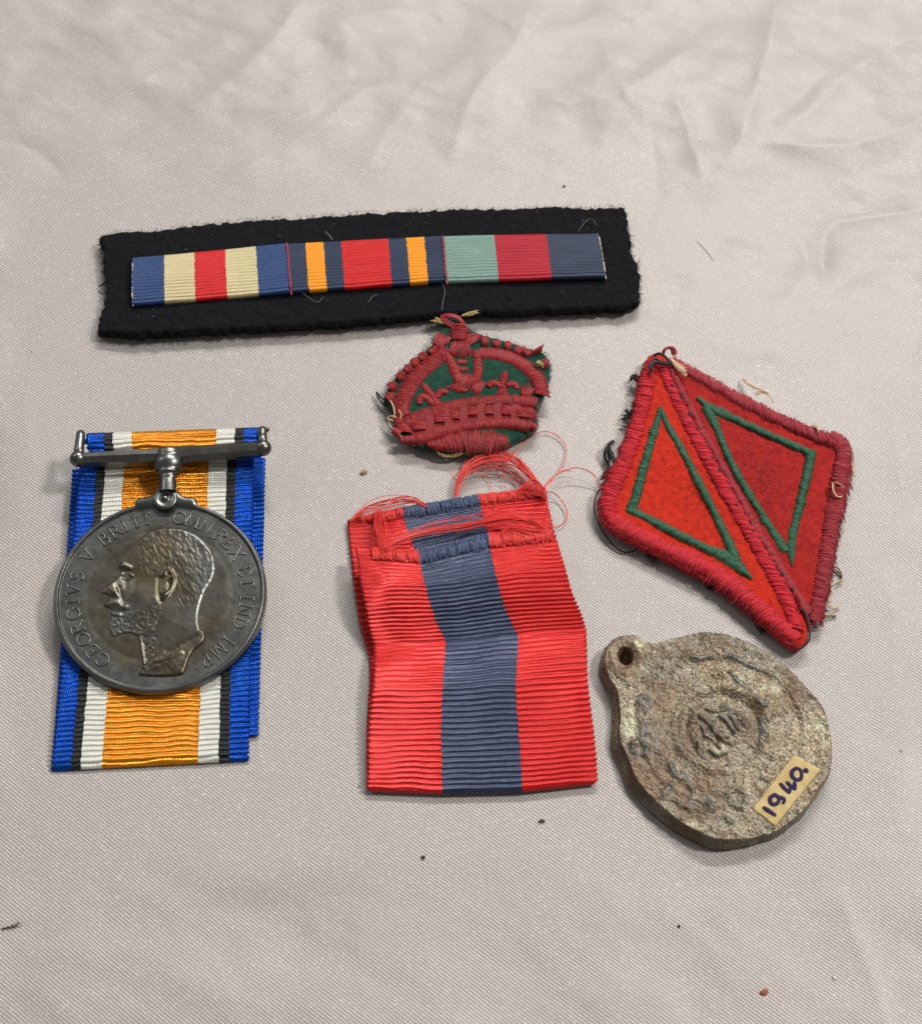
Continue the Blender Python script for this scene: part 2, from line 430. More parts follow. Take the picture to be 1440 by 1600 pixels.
M['fblack'] = felt("felt_black", srgb(20, 21, 27), srgb(8, 8, 11), 1100, .0002, .03)
M['fuzzk'] = yarn("wool_black", srgb(18, 18, 23), sheen=.02, spec=.15)
M['lint'] = yarn("lint_white", srgb(150, 147, 142))
M['threadred'] = yarn("thread_red", srgb(180, 44, 56)); M['threadwhite'] = yarn("thread_white", srgb(196, 184, 166))
M['brown'] = felt("felt_brown", srgb(88, 54, 44), srgb(50, 32, 28))
M['cred'] = yarn("embroidery_red", srgb(152, 20, 27), .25, .45, .4); M['cgreen'] = felt("felt_green", srgb(14, 74, 54), srgb(8, 44, 34), 900)
M['fuzzg'] = yarn("wool_green", srgb(16, 78, 58))
M['straw'] = yarn("thread_straw", srgb(186, 166, 104)); M['tan'] = yarn("thread_tan", srgb(206, 178, 140)); M['tblack'] = yarn("thread_black", srgb(26, 25, 28))
M['lred'] = felt("felt_orange_red", srgb(204, 44, 10), srgb(164, 24, 5), 700); M['rred'] = felt("felt_deep_red", srgb(172, 28, 22), srgb(140, 18, 16), 700)
M['lrim'] = yarn("border_crimson", srgb(202, 24, 42), .3, .6); M['rrim'] = yarn("border_faded_red", srgb(160, 38, 50), .25, .55)
M['trig'] = yarn("embroidery_green", srgb(38, 92, 64), .3, .5, .35)
M['fuzzr'] = yarn("wool_red", srgb(204, 40, 12))
M['fuzzd'] = yarn("wool_deep_red", srgb(166, 26, 20)); M['isthread'] = yarn("thread_scarlet", srgb(228, 52, 44), .2, .35, .5); M['isbthread'] = yarn("thread_slate", srgb(66, 84, 118), .25, .35, .5)

# ------------------------------------------------------------------ 1. medal ribbon bar on black felt
bar = Thing("ribbon_bar", "strip of three striped medal ribbons sewn on black felt", "ribbon bar", P(575, 425, 0))
ftop = [(155, 366), (195, 360), (250, 357), (330, 347), (420, 340), (500, 336), (570, 331), (640, 329), (720, 325), (790, 326), (850, 321), (920, 323), (968, 321), (977, 327)]
fbot = [(150, 514), (185, 520), (230, 520), (300, 517), (400, 511), (500, 505), (600, 498), (690, 490), (760, 487), (860, 484), (930, 481), (980, 477), (1000, 468)]
fl_ = [(155, 366), (159, 385), (162, 420), (166, 440), (164, 458), (160, 478), (154, 500), (150, 514)]
fr_ = [(977, 327), (981, 352), (986, 375), (985, 388), (996, 412), (998, 440), (1000, 468)]
fo = ftop + fr_[1:-1] + fbot[::-1] + fl_[::-1][1:-1]
FZ = 2.9
nU, nV = 420, 84
tq, bq = smooth(ftop, nU), smooth(fbot, nU); lq, rq = smooth(fl_, nV), smooth(fr_, nV)
uu, vv = np.meshgrid(np.linspace(0, 1, nU), np.linspace(0, 1, nV), indexing='xy')
U3, V3 = uu[..., None], vv[..., None]
coons = tq[None] * (1 - V3) + bq[None] * V3 + lq[:, None] * (1 - U3) + rq[:, None] * U3 - (tq[0] * (1 - U3) * (1 - V3) + tq[-1] * U3 * (1 - V3) + bq[0] * (1 - U3) * V3 + bq[-1] * U3 * V3)
hz = PP(coons, FZ)
ed = np.minimum(np.minimum(uu, 1 - uu) * 110, np.minimum(vv, 1 - vv) * 22)
hz[..., :2] += (1 - sstep(0, 1.5, ed))[..., None] * .35 * np.stack([fbm(hz[..., 0] * 1.1, hz[..., 1] * 1.1, 3, 3), fbm(hz[..., 0] * 1.1, hz[..., 1] * 1.1, 5, 3)], -1)
hz[..., 2] += .10 * fbm(hz[..., 0] / 1.1, hz[..., 1] / 1.1, 21, 3) - .7 * (1 - np.sqrt(np.clip(1 - (1 - np.clip(ed / .8, 0, 1)) ** 2, 0, 1)))
hz[..., 2] += .35 * fbm(hz[..., 0] / 30, hz[..., 1] / 20, 22, 2)
ring = np.concatenate([hz[0, :], hz[1:, -1], hz[-1, -2::-1], hz[-2:0:-1, 0]])
low = ring.copy(); low[:, 2] = 1.0
idx = np.arange(nU * nV).reshape(nV, nU); rid = np.concatenate([idx[0, :], idx[1:, -1], idx[-1, -2::-1], idx[-2:0:-1, 0]])
nb = len(rid); a_ = np.arange(nb); b_ = (a_ + 1) % nb
wallf = np.stack([rid[a_], rid[b_], nU * nV + b_, nU * nV + a_], -1)
fe = mesh("felt_backing", np.vstack([hz.reshape(-1, 3), low]), np.vstack([gridf(nV, nU), wallf]), M['fblack'], bar)
# brown lining under the felt
lin = ring.copy(); cc = ring.mean(0); lin[:, :2] = cc[:2] + (lin[:, :2] - cc[:2]) * [.998, .985]
v0 = np.vstack([np.c_[lin[:, :2], np.full(nb, 1.01)], np.c_[lin[:, :2] + [0, .25], np.full(nb, .35)]])
mesh("lining", v0, gridf(2, nb, True), M['brown'], bar)
k = RNG.integers(0, nb, 3600); out = ring[k] - cc; out[:, 2] = 0
ax = np.abs(out / [64, 11, 1]); out = np.where((ax[:, :1] > ax[:, 1:2]), np.stack([np.sign(out[:, 0]), 0 * out[:, 0], 0 * out[:, 0]], -1), np.stack([0 * out[:, 0], np.sign(out[:, 1]), 0 * out[:, 0]], -1))
pe = ring[k] + RNG.normal(0, .12, (len(k), 3)); pe[:, 2] = RNG.uniform(.9, FZ, len(k))
fuzz("felt_fuzz", pe, out, M['fuzzk'], bar, fe, (.25, .8), .035, .55, .1)
ki, kj = RNG.integers(2, nV - 2, 7000), RNG.integers(2, nU - 2, 7000)
fuzz("felt_nap", hz[ki, kj], np.tile([.1, -.5, .25], (7000, 1)), M['fuzzk'], bar, fe, (.3, .9), .03, .6, .12)
ki, kj = RNG.integers(2, nV - 2, 130), RNG.integers(2, nU - 2, 130)
lp = hz[ki, kj] + [0, 0, .15]
sel = (vv[ki, kj] > .78) | (vv[ki, kj] < .22)
fuzz("lint", lp[sel], np.tile([.2, .1, .1], (sel.sum(), 1)), M['lint'], bar, fe, (.2, .9), .02, .9, .02)

def bar_pos(tl, tr, br, bl, sec):
    TL, TR, BR, BL = (PP(q, FZ + 1.15) for q in (tl, tr, br, bl))
    def zf(u, v):
        e = np.minimum(v, 1 - v) * 11.4
        return -1.0 * (1 - np.sqrt(np.clip(1 - (1 - np.clip(e / 1.0, 0, 1)) ** 2, 0, 1))) + .25 * np.sin(math.pi * v) + .12 * fbm(u * 3 + sec, v * 2, 31, 2)
    return quad_pos(TL, TR, BR, BL, zf)
secs = [((207, 401), (447.5, 378), (453.5, 455), (206, 475), [(0, .205, 'b_blue'), (.205, .40, 'cream'), (.40, .60, 'b_red'), (.60, .80, 'cream'), (.80, 1, 'b_blue')]),
        ((449, 378), (690, 367), (696, 439), (455, 455), [(0, .115, 'navy'), (.115, .23, 'b_or'), (.23, .345, 'navy'), (.345, .652, 'b_red'), (.652, .768, 'navy'), (.768, .885, 'b_or'), (.885, 1, 'navy')]),
        ((693, 366.5), (935, 363), (946, 432), (698.5, 439), [(0, .325, 'green'), (.325, .66, 'crim'), (.66, 1, 'slate')])]
labs = ["blue, cream and red striped ribbon", "navy ribbon with amber stripes and red centre", "pale green, crimson and slate ribbon"]
for i, (tl, tr, br, bl, st) in enumerate(secs):
    ps = bar_pos(tl, tr, br, bl, i)
    # the stiff strip the ribbon is folded over
    g = np.linspace(.008, .992, 20); gu, gv = np.meshgrid(g, g, indexing='ij'); q = ps(gu, gv); q[..., 2] -= .35
    rib = mesh("ribbon", q, gridf(20, 20), M[st[0][2]], bar, label=labs[i])
    for j, (a0, a1, mk) in enumerate(st):
        ribs("stripe", M[mk], bar, rib, ps, a0, a1, .74, 11.6, nu=14, sub=7, amp=.2, wob=.12, seed=40 + 7 * i + j, edge=(0, 0), jit=.003, moire=.06, thick=.9)
def stitches(name, a, b, m, n, h, th, lab=None, w_=.17):
    q = PP(np.stack([np.linspace(a[0], b[0], n + 1), np.linspace(a[1], b[1], n + 1)], -1), h)
    s_ = q[1:] - q[:-1]; off = np.array([.10, 0, 0])
    zc = np.concatenate([[-.7], np.zeros(n - 2), [-.6]])
    p = np.stack([q[:-1] - off - s_ * .12, q[:-1] + s_ * .3 + [0, 0, .14], q[:-1] + s_ * .7 + [0, 0, .14], q[1:] + off + s_ * .12], 1)
    p[..., 2] += zc[:, None]
    return tubes(name, p, w_, m, th, sides=5, taper=.5, label=lab)
stitches("seam_thread", (448, 376), (454.5, 457), M['threadred'], 11, FZ + 1.5, bar, "red stitching between ribbons")
stitches("seam_thread", (691, 365), (697.5, 441), M['threadred'], 10, FZ + 1.5, bar)
stitches("seam_thread", (207.5, 402), (206.5, 474), M['threadwhite'], 8, FZ + 1.3, bar, "white stitching at ribbon end")
stitches("seam_thread", (934, 362), (946, 432), M['threadwhite'], 9, FZ + 1.3, bar)
thread("loose_fibre", [(508, 362), (514, 367), (519, 374)], [FZ + .5, FZ + .9, FZ + .8], .07, M['lint'], bar)
thread("loose_fibre", [(470, 455), (480, 463), (495, 472), (505, 464)], FZ + .4, .03, M['lint'], bar)
thread("loose_fibre", [(690, 440), (695, 455), (692, 470), (690, 485)], FZ + .4, .035, M['lint'], bar)
thread("loose_fibre", [(903, 361), (915, 345), (925, 342), (932, 352)], FZ + .4, .03, M['lint'], bar)
thread("loose_fibre", [(575, 472), (583, 462), (590, 460)], FZ + .4, .03, M['lint'], bar)
thread("loose_wisp", [(166, 438), (161, 444), (155, 447)], [1.5, 1.2, .6], .16, M['fuzzk'], bar)

# ------------------------------------------------------------------ 2. medal with portrait, suspender and ribbon
med = Thing("medal", "tarnished silver medal with bearded profile, hanging from blue, black, white and orange ribbon", "medal", P(245, 1000, 0))
class Frame:
    def __init__(s, o, ex, ey):
        s.o = A(o); s.ex = A(ex) / np.linalg.norm(ex); ey = A(ey) - s.ex * (A(ey) @ s.ex); s.ey = ey / np.linalg.norm(ey); s.ez = np.cross(s.ex, s.ey)
    K = 1.033
    def w(s, p): p = A(p) * s.K; return s.o + p[..., :1] * s.ex + p[..., 1:2] * s.ey + p[..., 2:3] * s.ez
    def px(s, q, h=0.0):
        q = A(q); d = fw + rt * ((q[..., :1] - 720) / F) + up * ((800 - q[..., 1:2]) / F)
        o = s.o + s.ez * h * s.K; t = ((o - CAM) @ s.ez) / (d @ s.ez)
        r = CAM + d * t[..., None] - s.o
        return np.stack([r @ s.ex, r @ s.ey], -1) / s.K
psi, tilt = math.radians(3.2), math.radians(5.0)
MF = Frame(P(250, 929, 4.6), (math.cos(psi), math.sin(psi), 0), (-math.sin(psi), math.cos(psi), math.tan(tilt)))
RM = 18.0
def medal_mat(name, rlo=.26, rhi=.44, k=.94):
    t = NT(name)
    tone = t.attr("tone"); n1 = t.noise(260, 5, .6); n2 = t.noise(1400, 3, .6); n3 = t.noise(90, 3)
    grey = t.mix(n1, srgb(96, 99, 99), srgb(138, 138, 134)); brown = t.mix(n1, srgb(86, 79, 63), srgb(122, 114, 92))
    f = t.math('ADD', tone, t.math('MULTIPLY', t.math('SUBTRACT', n3, .5), 1.6))
    col = t.mix(t.ramp(f, [(.2, 0.0), (.85, 1.0)]), grey, brown)
    col = t.mix(t.math('MULTIPLY', t.ramp(n2, [(.45, 0.0), (.7, 1.0)]), .35), col, srgb(70, 64, 54))
    r = t.math('ADD', t.math('MULTIPLY', n1, rhi - rlo), rlo)
    col = t.mix(1.0, col, (k, k, k), 'MULTIPLY')
    return t.set(col=col, metal=1.0, rough=r, nrm=t.bump(n2, .00004, .5))
MM = medal_mat("tarnished_silver"); 
nr_, nt_ = 130, 400
rr = RM * np.concatenate([np.linspace(0, .93, nr_ - 45), np.linspace(.93, 1, 46)[1:]]); th = np.arange(nt_) * 2 * math.pi / nt_
R2, T2 = np.meshgrid(rr, th, indexing='ij'); X, Y = R2 * np.cos(T2), R2 * np.sin(T2)
rim = .42 * sstep(17.0, 17.35, R2) - .42 * sstep(17.55, 18.0, R2) ** 2
zz = -.12 * (1 - (R2 / RM) ** 2) + rim + .02 * fbm(X / 2.2, Y / 2.2, 51, 3) * (R2 < 17)
zz += -.03 * np.exp(-((R2 - 12.3) / .5) ** 2)
top = np.stack([X, Y, zz], -1)
side = np.stack([np.stack([RM * 1.004 * np.cos(th), RM * 1.004 * np.sin(th), np.full(nt_, h)], -1) for h in (-.15, -.7, -1.4, -2.0)])
side[3, :, :2] *= .97
V = np.concatenate([top, side], 0)
tone = np.concatenate([(.6 * sstep(16.0, 11.0, R2) - .25 * sstep(2, 12, X) + .25 * sstep(3, -6, Y) * sstep(17, 13, R2)).ravel(), np.full(4 * nt_, .1)])
disc = mesh("disc", MF.w(V), gridf(nr_ + 4, nt_, True), MM, med, attrs=dict(tone=tone))
# portrait relief
head_px = [(186, 884), (187, 896), (184, 902), (175, 909), (165, 917), (158, 923), (160, 928), (168, 931), (169, 937), (163, 944), (166, 949), (173, 952), (172, 958), (174, 962), (171, 970), (170, 982), (173, 991), (178, 996), (188, 992), (202, 990), (214, 995), (218, 1002), (221, 1020), (225, 1041), (238, 1040), (262, 1018), (290, 1002), (311, 990), (309, 972), (309, 958), (313, 940), (320, 922), (331, 904), (335, 888), (333, 870), (326, 856), (314, 842), (300, 833), (284, 827), (266, 825), (250, 825), (236, 829), (221, 840), (207, 853), (196, 866), (189, 876)]
coat_px = [(221, 1044), (236, 1030), (262, 1012), (290, 998), (312, 986), (319, 988), (321, 996), (316, 1006), (304, 1016), (296, 1030), (290, 1046), (284, 1055), (255, 1058), (225, 1057), (216, 1054)]
hp, cp = MF.px(head_px), MF.px(coat_px)
hp = smooth(np.vstack([hp, hp[:1]]), 220)[:-1]; cp = smooth(np.vstack([cp, cp[:1]]), 120)[:-1]
gs = .13
x0, x1, y0, y1 = min(hp[:, 0].min(), cp[:, 0].min()) - .6, max(hp[:, 0].max(), cp[:, 0].max()) + .6, cp[:, 1].min() - .6, hp[:, 1].max() + .6
GX, GY = np.meshgrid(np.arange(x0, x1, gs), np.arange(y0, y1, gs), indexing='xy')
def sd(poly):
    d = seg_dist(GX, GY, np.vstack([poly, poly[:1]])); return np.where(inside(GX, GY, poly), d, -d)
dh, dc = sd(hp), sd(cp)
def g(pxy, sx, sy=None, rot=0):
    c = MF.px(A(pxy)); sy = sy or sx; dx, dy = GX - c[0], GY - c[1]; cr, sr = math.cos(rot), math.sin(rot)
    return np.exp(-(((dx * cr + dy * sr) / sx) ** 2 + ((-dx * sr + dy * cr) / sy) ** 2))
def line(pts, wd): return np.exp(-(seg_dist(GX, GY, smooth(MF.px(A(pts)), 20)) / wd) ** 2)
H = .17 * sstep(-.05, .4, dh) + .26 * sstep(.1, 6.5, dh)
H += .22 * line([(186, 885), (193, 884), (203, 888)], .45) - .40 * g((196, 898), .75, .9) - .28 * g((200, 912), 1.0, 1.6)
H += .24 * line([(192, 897), (199, 896), (206, 900)], .28) + .18 * line([(193, 903), (200, 904)], .25)
H += .28 * g((176, 919), .8, 1.3, .5) + .30 * g((180, 927), .7) - .2 * line([(185, 918), (190, 932), (193, 944)], .35) + .22 * g((212, 925), 2.2)
H += .24 * line([(165, 945), (180, 943), (196, 950)], .62) - .10 * line([(174, 957), (190, 956), (200, 954)], .3) + .16 * line([(175, 960), (186, 961)], .3)
ear = line([(257, 899), (262, 893), (269, 897), (272, 908), (268, 920), (260, 931), (254, 936)], .33)
H += .34 * ear + .24 * line([(259, 920), (261, 910), (266, 904)], .35) - .25 * g((263, 915), .5, .9) - .2 * line([(249, 905), (248, 925), (252, 940)], .4) + .25 * g((257, 930), .6)
hair = sstep(-1.0, .6, (GX - MF.px(A((226, 870)))[0]) + .55 * (GY - MF.px(A((226, 870)))[1])) * (1 - sstep(0, 1, .0 * GX)) 
hx, hy = GX, GY
hairmask = np.clip(sstep(MF.px(A((200, 870)))[0], MF.px(A((226, 868)))[0], GX) * sstep(MF.px(A((262, 905)))[1], MF.px(A((262, 893)))[1], GY) + sstep(MF.px(A((272, 905)))[0], MF.px(A((285, 905)))[0], GX) * sstep(MF.px(A((290, 962)))[1], MF.px(A((290, 935)))[1], GY), 0, 1)
H += hairmask * (.03 + .040 * fbm(GX * 3.2 + GY * 1.2, GY * 1.1 - GX * .5, 61, 2))
bm = sstep(MF.px(A((252, 950)))[0], MF.px(A((240, 950)))[0], GX) * sstep(MF.px(A((200, 950)))[1], MF.px(A((200, 960)))[1], GY)
bm = np.maximum(bm, line([(246, 940), (240, 960), (225, 985)], 1.3))
H += bm * (.05 + .05 * fbm(GX * 3.0, GY * 2.4, 62, 3))
jw = MF.px(A([(176, 998), (190, 993), (204, 990), (216, 995), (236, 988), (246, 970), (254, 948), (268, 936)]))
neck = sstep(.3, -.5, GY - np.interp(GX, jw[:, 0], jw[:, 1])) * sstep(jw[-1, 0], jw[3, 0], GX)
H -= .16 * neck
H += .30 * line([(217, 998), (221, 1018), (225, 1040)], .32)
HC = .40 * sstep(-.05, .35, dc) + .25 * sstep(.2, 3, dc) + .35 * line([(224, 1042), (262, 1013), (290, 999), (314, 987)], .45) + .18 * line([(244, 1035), (262, 1030), (285, 1022)], .3) + .03 * fbm(GX * 1.4, GY * 1.4, 63, 3)
for q_ in range(7):
    bx = 268 + q_ * 4.5; by = 1008 - q_ * 2.6; HC += .22 * line([(bx, by), (bx - 2, by - 6)], .16)
Hh = np.where(dh > -.3, np.where(dh > 0, H, -.25 * sstep(0, -.3, dh)), -9); Hc = np.where(dc > -.3, np.where(dc > 0, HC, -.25), -9)
HH = np.maximum(Hh, Hc) * .9; keep = HH > -5
HH = HH + np.where(HH > -5, -.12 * (1 - (GX ** 2 + GY ** 2) / RM ** 2), 0)
nyg, nxg = GX.shape
fq = gridf(nyg, nxg)[:, ::-1]; fq = fq[keep.ravel()[fq].all(1)]
MP = medal_mat("worn_silver_relief", .30, .46, .82)
mesh("portrait", MF.w(np.stack([GX, GY, np.where(keep, HH, 0)], -1).reshape(-1, 3)), fq, MP, med, disc, attrs=dict(tone=(.6 - .5 * sstep(0, 8, GX) * sstep(-3, 3, GY)).ravel()), label="bearded man's head in profile, raised in relief")
# legend round the rim, letter by letter
def arc(cx, cy, rx, ry, a0, a1, n=14):
    a = np.radians(np.linspace(a0, a1, n)); return np.stack([cx + rx * np.cos(a), cy + ry * np.sin(a)], -1)
def ser(x, y, w_=.32): return [(x - w_ / 2, y), (x + w_ / 2, y)]
GL = dict(
    G=(.95, [arc(.48, .5, .48, .5, 38, 322), [(.88, .16), (.88, .46)], ser(.86, .46)]),
    E=(.75, [[(.12, 0), (.12, 1)], [(0, 1), (.68, 1), (.70, .80)], [(0, 0), (.70, 0), (.74, .22)], [(.12, .52), (.48, .52)]]),
    O=(1.0, [arc(.5, .5, .48, .5, 0, 360, 22)]),
    R=(.88, [[(.14, 0), (.14, 1)], ser(.14, 0), [(0, 1), (.4, 1)], arc(.4, .75, .28, .25, 90, -90), [(.4, .5), (.14, .5)], [(.42, .5), (.82, 0)], ser(.82, 0, .2)]),
    I=(.36, [[(.18, 0), (.18, 1)], ser(.18, 0), ser(.18, 1)]),
    V=(.95, [[(.1, 1), (.48, 0)], [(.86, 1), (.48, 0)], ser(.1, 1), ser(.86, 1)]),
    S=(.68, [np.vstack([arc(.34, .75, .28, .25, 30, 270), arc(.34, .25, .30, .25, 90, -150)])]),
    B=(.78, [[(.14, 0), (.14, 1)], [(0, 1), (.36, 1)], arc(.36, .76, .25, .24, 90, -90), [(.14, .52), (.4, .52)], arc(.38, .26, .32, .26, 90, -90), [(0, 0), (.4, 0)]]),
    T=(.85, [[(.42, 0), (.42, 1)], ser(.42, 0), [(.02, .82), (.04, 1), (.80, 1), (.82, .82)]]),
    M=(1.15, [[(.14, 0), (.2, 1)], [(.2, 1), (.57, .05)], [(.57, .05), (.94, 1)], [(.94, 1), (1.0, 0)], ser(.14, 0), ser(1.0, 0), ser(.16, 1, .2), ser(.98, 1, .2)]),
    N=(.98, [[(.14, 0), (.14, 1)], [(.14, 1), (.84, 0)], [(.84, 0), (.84, 1)], ser(.14, 0), ser(.84, 1), ser(.08, 1, .2)]),
    X=(.9, [[(.1, 1), (.8, 0)], [(.8, 1), (.1, 0)], ser(.1, 1, .24), ser(.8, 0, .24), ser(.8, 1, .24), ser(.1, 0, .24)]),
    D=(.92, [[(.14, 0), (.14, 1)], [(0, 1), (.36, 1)], arc(.36, .5, .5, .5, 90, -90), [(0, 0), (.36, 0)]]),
    P=(.75, [[(.14, 0), (.14, 1)], ser(.14, 0), [(0, 1), (.38, 1)], arc(.38, .74, .28, .26, 90, -90), [(.38, .48), (.14, .48)]]))
GL[':'] = (.3, [[(.15, .22), (.15, .26)], [(.15, .70), (.15, .74)]])
legend = [("G", 157, 1034), ("E", 139, 1020), ("O", 126, 1002), ("R", 117, 983), ("G", 111, 960), ("I", 109, 941), ("V", 112, 922), ("S", 119, 900), ("V", 133, 867), ("B", 161, 841), ("R", 178, 827), ("I", 193, 818), ("T", 210, 810), ("T", 228, 805), (":", 240, 803),
          ("O", 283, 801), ("M", 304, 806), ("N", 326, 816), (":", 336, 824), ("R", 350, 834), ("E", 363, 847), ("X", 372, 864), ("E", 382, 893), ("T", 386, 911), ("I", 386, 934), ("N", 381, 953), ("D", 373, 973), (":", 364, 986), ("I", 354, 999), ("M", 340, 1015), ("P", 321, 1031), (":", 306, 1040)]
LH = 2.25
for ch, lx, ly in legend:
    c = MF.px(A((lx, ly))); an = math.atan2(c[1], c[0]); wd, st = GL[ch]
    rad_ = 14.85; cx, cy = rad_ * math.cos(an), rad_ * math.sin(an)
    parts = []
    for s_ in st:
        q = A(s_); q = resample(q, max(3, len(q)))
        x = (q[:, 0] - wd / 2) * LH; y = (q[:, 1] - .5) * LH
        ca, sa = math.cos(an - math.pi / 2), math.sin(an - math.pi / 2)
        lp_ = np.stack([cx + x * ca - y * sa, cy + x * sa + y * ca, np.full(len(q), -.045)], -1)
        wl = MF.w(lp_); p_ = wl[None]
        v_, f_ = tube_data(p_, .22 if ch == ':' else .185, 6, .8); parts.append((v_, f_))
    v_, f_ = join(*parts)
    mesh("letter" if ch != ':' else "colon", v_, f_, MM, med, disc, attrs=dict(tone=np.full(len(v_), .25)))
# suspender: bar, boss, claw, lugs
MS = medal_mat("suspender_silver", .26, .42, .92)
def lp(q, h): return np.r_[MF.px(A(q), h), h]
def mpart(name, v, f, parent=None, sm=True, label=None): return mesh(name, MF.w(v), f, MS, med, parent, smoothf=sm, attrs=dict(tone=np.full(len(v), .22)), label=label)
zb = .6
L0, Rr0, Cb = lp((122, 717), zb), lp((411, 700), zb), lp((263, 712), zb)
def prism(a, b, r0, r1, n=7):
    """faceted tapering bar between two local points"""
    t = (b - a) / np.linalg.norm(b - a); s_ = np.array([-t[1], t[0], 0]); k_ = np.array([0, 0, 1.0])
    sec = [(-1, -.5), (-.82, .35), (-.1, .8), (.55, .62), (1, 0), (.8, -.6)]
    v = []
    for i in range(n):
        q = i / (n - 1); r = r0 + (r1 - r0) * q ** .8
        for (x, y) in sec: v.append(a + (b - a) * q + s_ * x * r + k_ * y * r)
    return np.array(v), gridf(n, 6, True)
v, f = join(prism(L0, Cb, 1.25, 1.7), prism(Rr0, Cb, 1.25, 1.7)[0:2])
sb = mpart("suspender_bar", v, f, sm=False, label="straight faceted suspender bar")
for e, tipx in ((L0, (126, 678)), (Rr0, (410, 672))):
    v, f = blob(e, 1.5, 1.5, 1.4, 20, 14); kn = mpart("end_knob", v, f)
    tp = lp(tipx, zb - .3); sgn = -1 if e is L0 else 1
    q = np.array([e + [0, .6, 0], e + [.1 * -sgn, 1.6, .2], tp + [0, -1.2, .2], tp + [0, 0, 0], tp + [-.0, .45, -.5]])
    v, f = tube_data(smooth(q, 14)[None], np.linspace(.95, .8, 14)[None], 10, .5, .85)
    mpart("lug", v, f, kn)
v, f = blob(lp((417, 671), zb - .4), .5, .45, .5); mpart("rivet", v, f)
# rod the ribbon is looped over
ra, rb = lp((127, 690), zb - 2.0), lp((411, 682), zb - 2.0)
v, f = tube_data(np.linspace(ra, rb, 12)[None], .5, 10, 1); mpart("ribbon_rod", v, f)
# boss: lathed along the local -y axis
bc = lp((263, 709), zb)
def along_y(prof, c, flat=.9):
    v, f = lathe(prof, 28); return np.stack([v[:, 0], -v[:, 1 + 1] * 1.0, v[:, 1] * flat], -1) + c, f
ppm = 9.35
prof = [(0, -1.05), (.95, -1.0), (1.25, -.8), (1.35, -.4), (1.3, -.1), (1.42, .02), (1.3, .16), (1.45, .5), (1.62, 1.1), (1.6, 1.7), (1.38, 2.3), (1.12, 2.75), (1.25, 2.9), (1.25, 3.1), (1.0, 3.25), (.85, 3.5), (.95, 3.75), (1.0, 4.1), (.9, 4.5), (.95, 5.0), (1.0, 6.4), (1.0, 8.0)]
prof = [(r * (1.62 if y < 2.8 else 1.6 if y < 3.6 else 1.5), y * 1.22 if y < 2.8 else 3.4 + (y - 2.8) * .75) for r, y in prof]; bc = lp((263, 712), zb + .3)
v, f = along_y(prof, bc, .75); mpart("boss", v, f, label="turned knob in the middle of the suspender")
# claw: leaf arms hugging the rim + round boss with a dot
cw = MF.px(A((258, 779)), .9); 
def ring_arc(a0, a1, n=26):
    a = np.linspace(a0, a1, n); s_ = np.linspace(0, 1, n)
    ro = 17.25 + np.interp(s_, [0, .12, .26, .42, .6, .8, .92, 1], [4.6, 4.2, 2.9, 1.9, 1.55, 1.75, 1.6, .7]); ri = np.full(n, 17.15); rows = []
    for k_, zz_ in ((0, -1.0), (0, .52), (.3, .72), (.65, .78), (.9, .62), (1, .35), (1, -1.2)):
        r_ = ri + (ro - ri) * k_; rows.append(np.stack([r_ * np.cos(a), r_ * np.sin(a), zz_ - .25 * sstep(.85, 1, s_) + 0 * a], -1))
    return np.array(rows).reshape(-1, 3), gridf(7, n)
ac = math.atan2(cw[1], cw[0])
v, f = join(ring_arc(ac + .005, ac + .30), ring_arc(ac - .005, ac - .31))
clw = mpart("claw", v, f, label="leaf-shaped claw gripping the rim")
v, f = lathe([(0, -1.2), (2.15, -1.2), (2.15, .05), (1.9, .25), (1.45, .28), (1.25, .12), (.8, .15), (.62, .2), (.55, .38), (.3, .55), (0, .6)], 30)
mpart("claw_boss", v + np.r_[cw, .85], f, clw)

# ribbon of the medal
MST = [(0, .092, 'blue'), (.092, .142, 'black'), (.142, .252, 'white'), (.252, .748, 'orange'), (.748, .856, 'white'), (.856, .91, 'black'), (.91, 1, 'blue')]
def ribbon_on(thing, name, ps, stripes, pitch, vlen, seed, label=None, amp=.29, moire=.5, back='white', lo=.4, wob=.35):
    g = np.linspace(.004, .996, 24); gu, gv = np.meshgrid(g, g, indexing='ij'); q = ps(gu, gv); q[..., 2] -= lo
    rib = mesh(name, q, gridf(24, 24), M[back], thing, label=label)
    for j, (a0, a1, mk) in enumerate(stripes):
        ribs("stripe", M[mk], thing, rib, ps, a0, a1, pitch, vlen, nu=max(8, int((a1 - a0) * 90)), sub=7, amp=amp, wob=wob, seed=seed + (j if mk != 'orange' else 0), edge=(1 if a0 == 0 else 0, 1 if a1 == 1 else 0), jit=.003, moire=moire * (1.3 if mk == 'orange' else .6))
    return rib
front = quad_pos(P(128, 728, 4.0), P(393, 714, 4.0), P(385, 1187, .85), P(83, 1203, .85), lambda u, v: .12 * fbm(u * 3, v * 4, 71, 2) - .6 * sstep(.98, 1.0, v))
ribbon_on(med, "ribbon", front, MST, .80, 51.5, 72, "upper layer of the striped medal ribbon")
under = quad_pos(P(117, 733, 1.6), P(411, 716, 1.6), P(400, 1150, .4), P(88, 1165, .4), lambda u, v: .1 * fbm(u * 3, v * 4, 73, 2))
ribbon_on(med, "ribbon", under, MST, .80, 47, 75, "lower layer of the striped medal ribbon")
def loop_z(u, v): return -2.2 * (np.abs(v * 2 - .9).clip(0, 1)) ** 2.2
loop = quad_pos(P(137, 670, 7.6), P(406, 661, 7.6), P(404, 704, 7.2), P(140, 715, 7.2), loop_z)
ribbon_on(med, "ribbon", loop, MST, .80, 5.4, 79, "ribbon looped over the top rod", lo=.3)

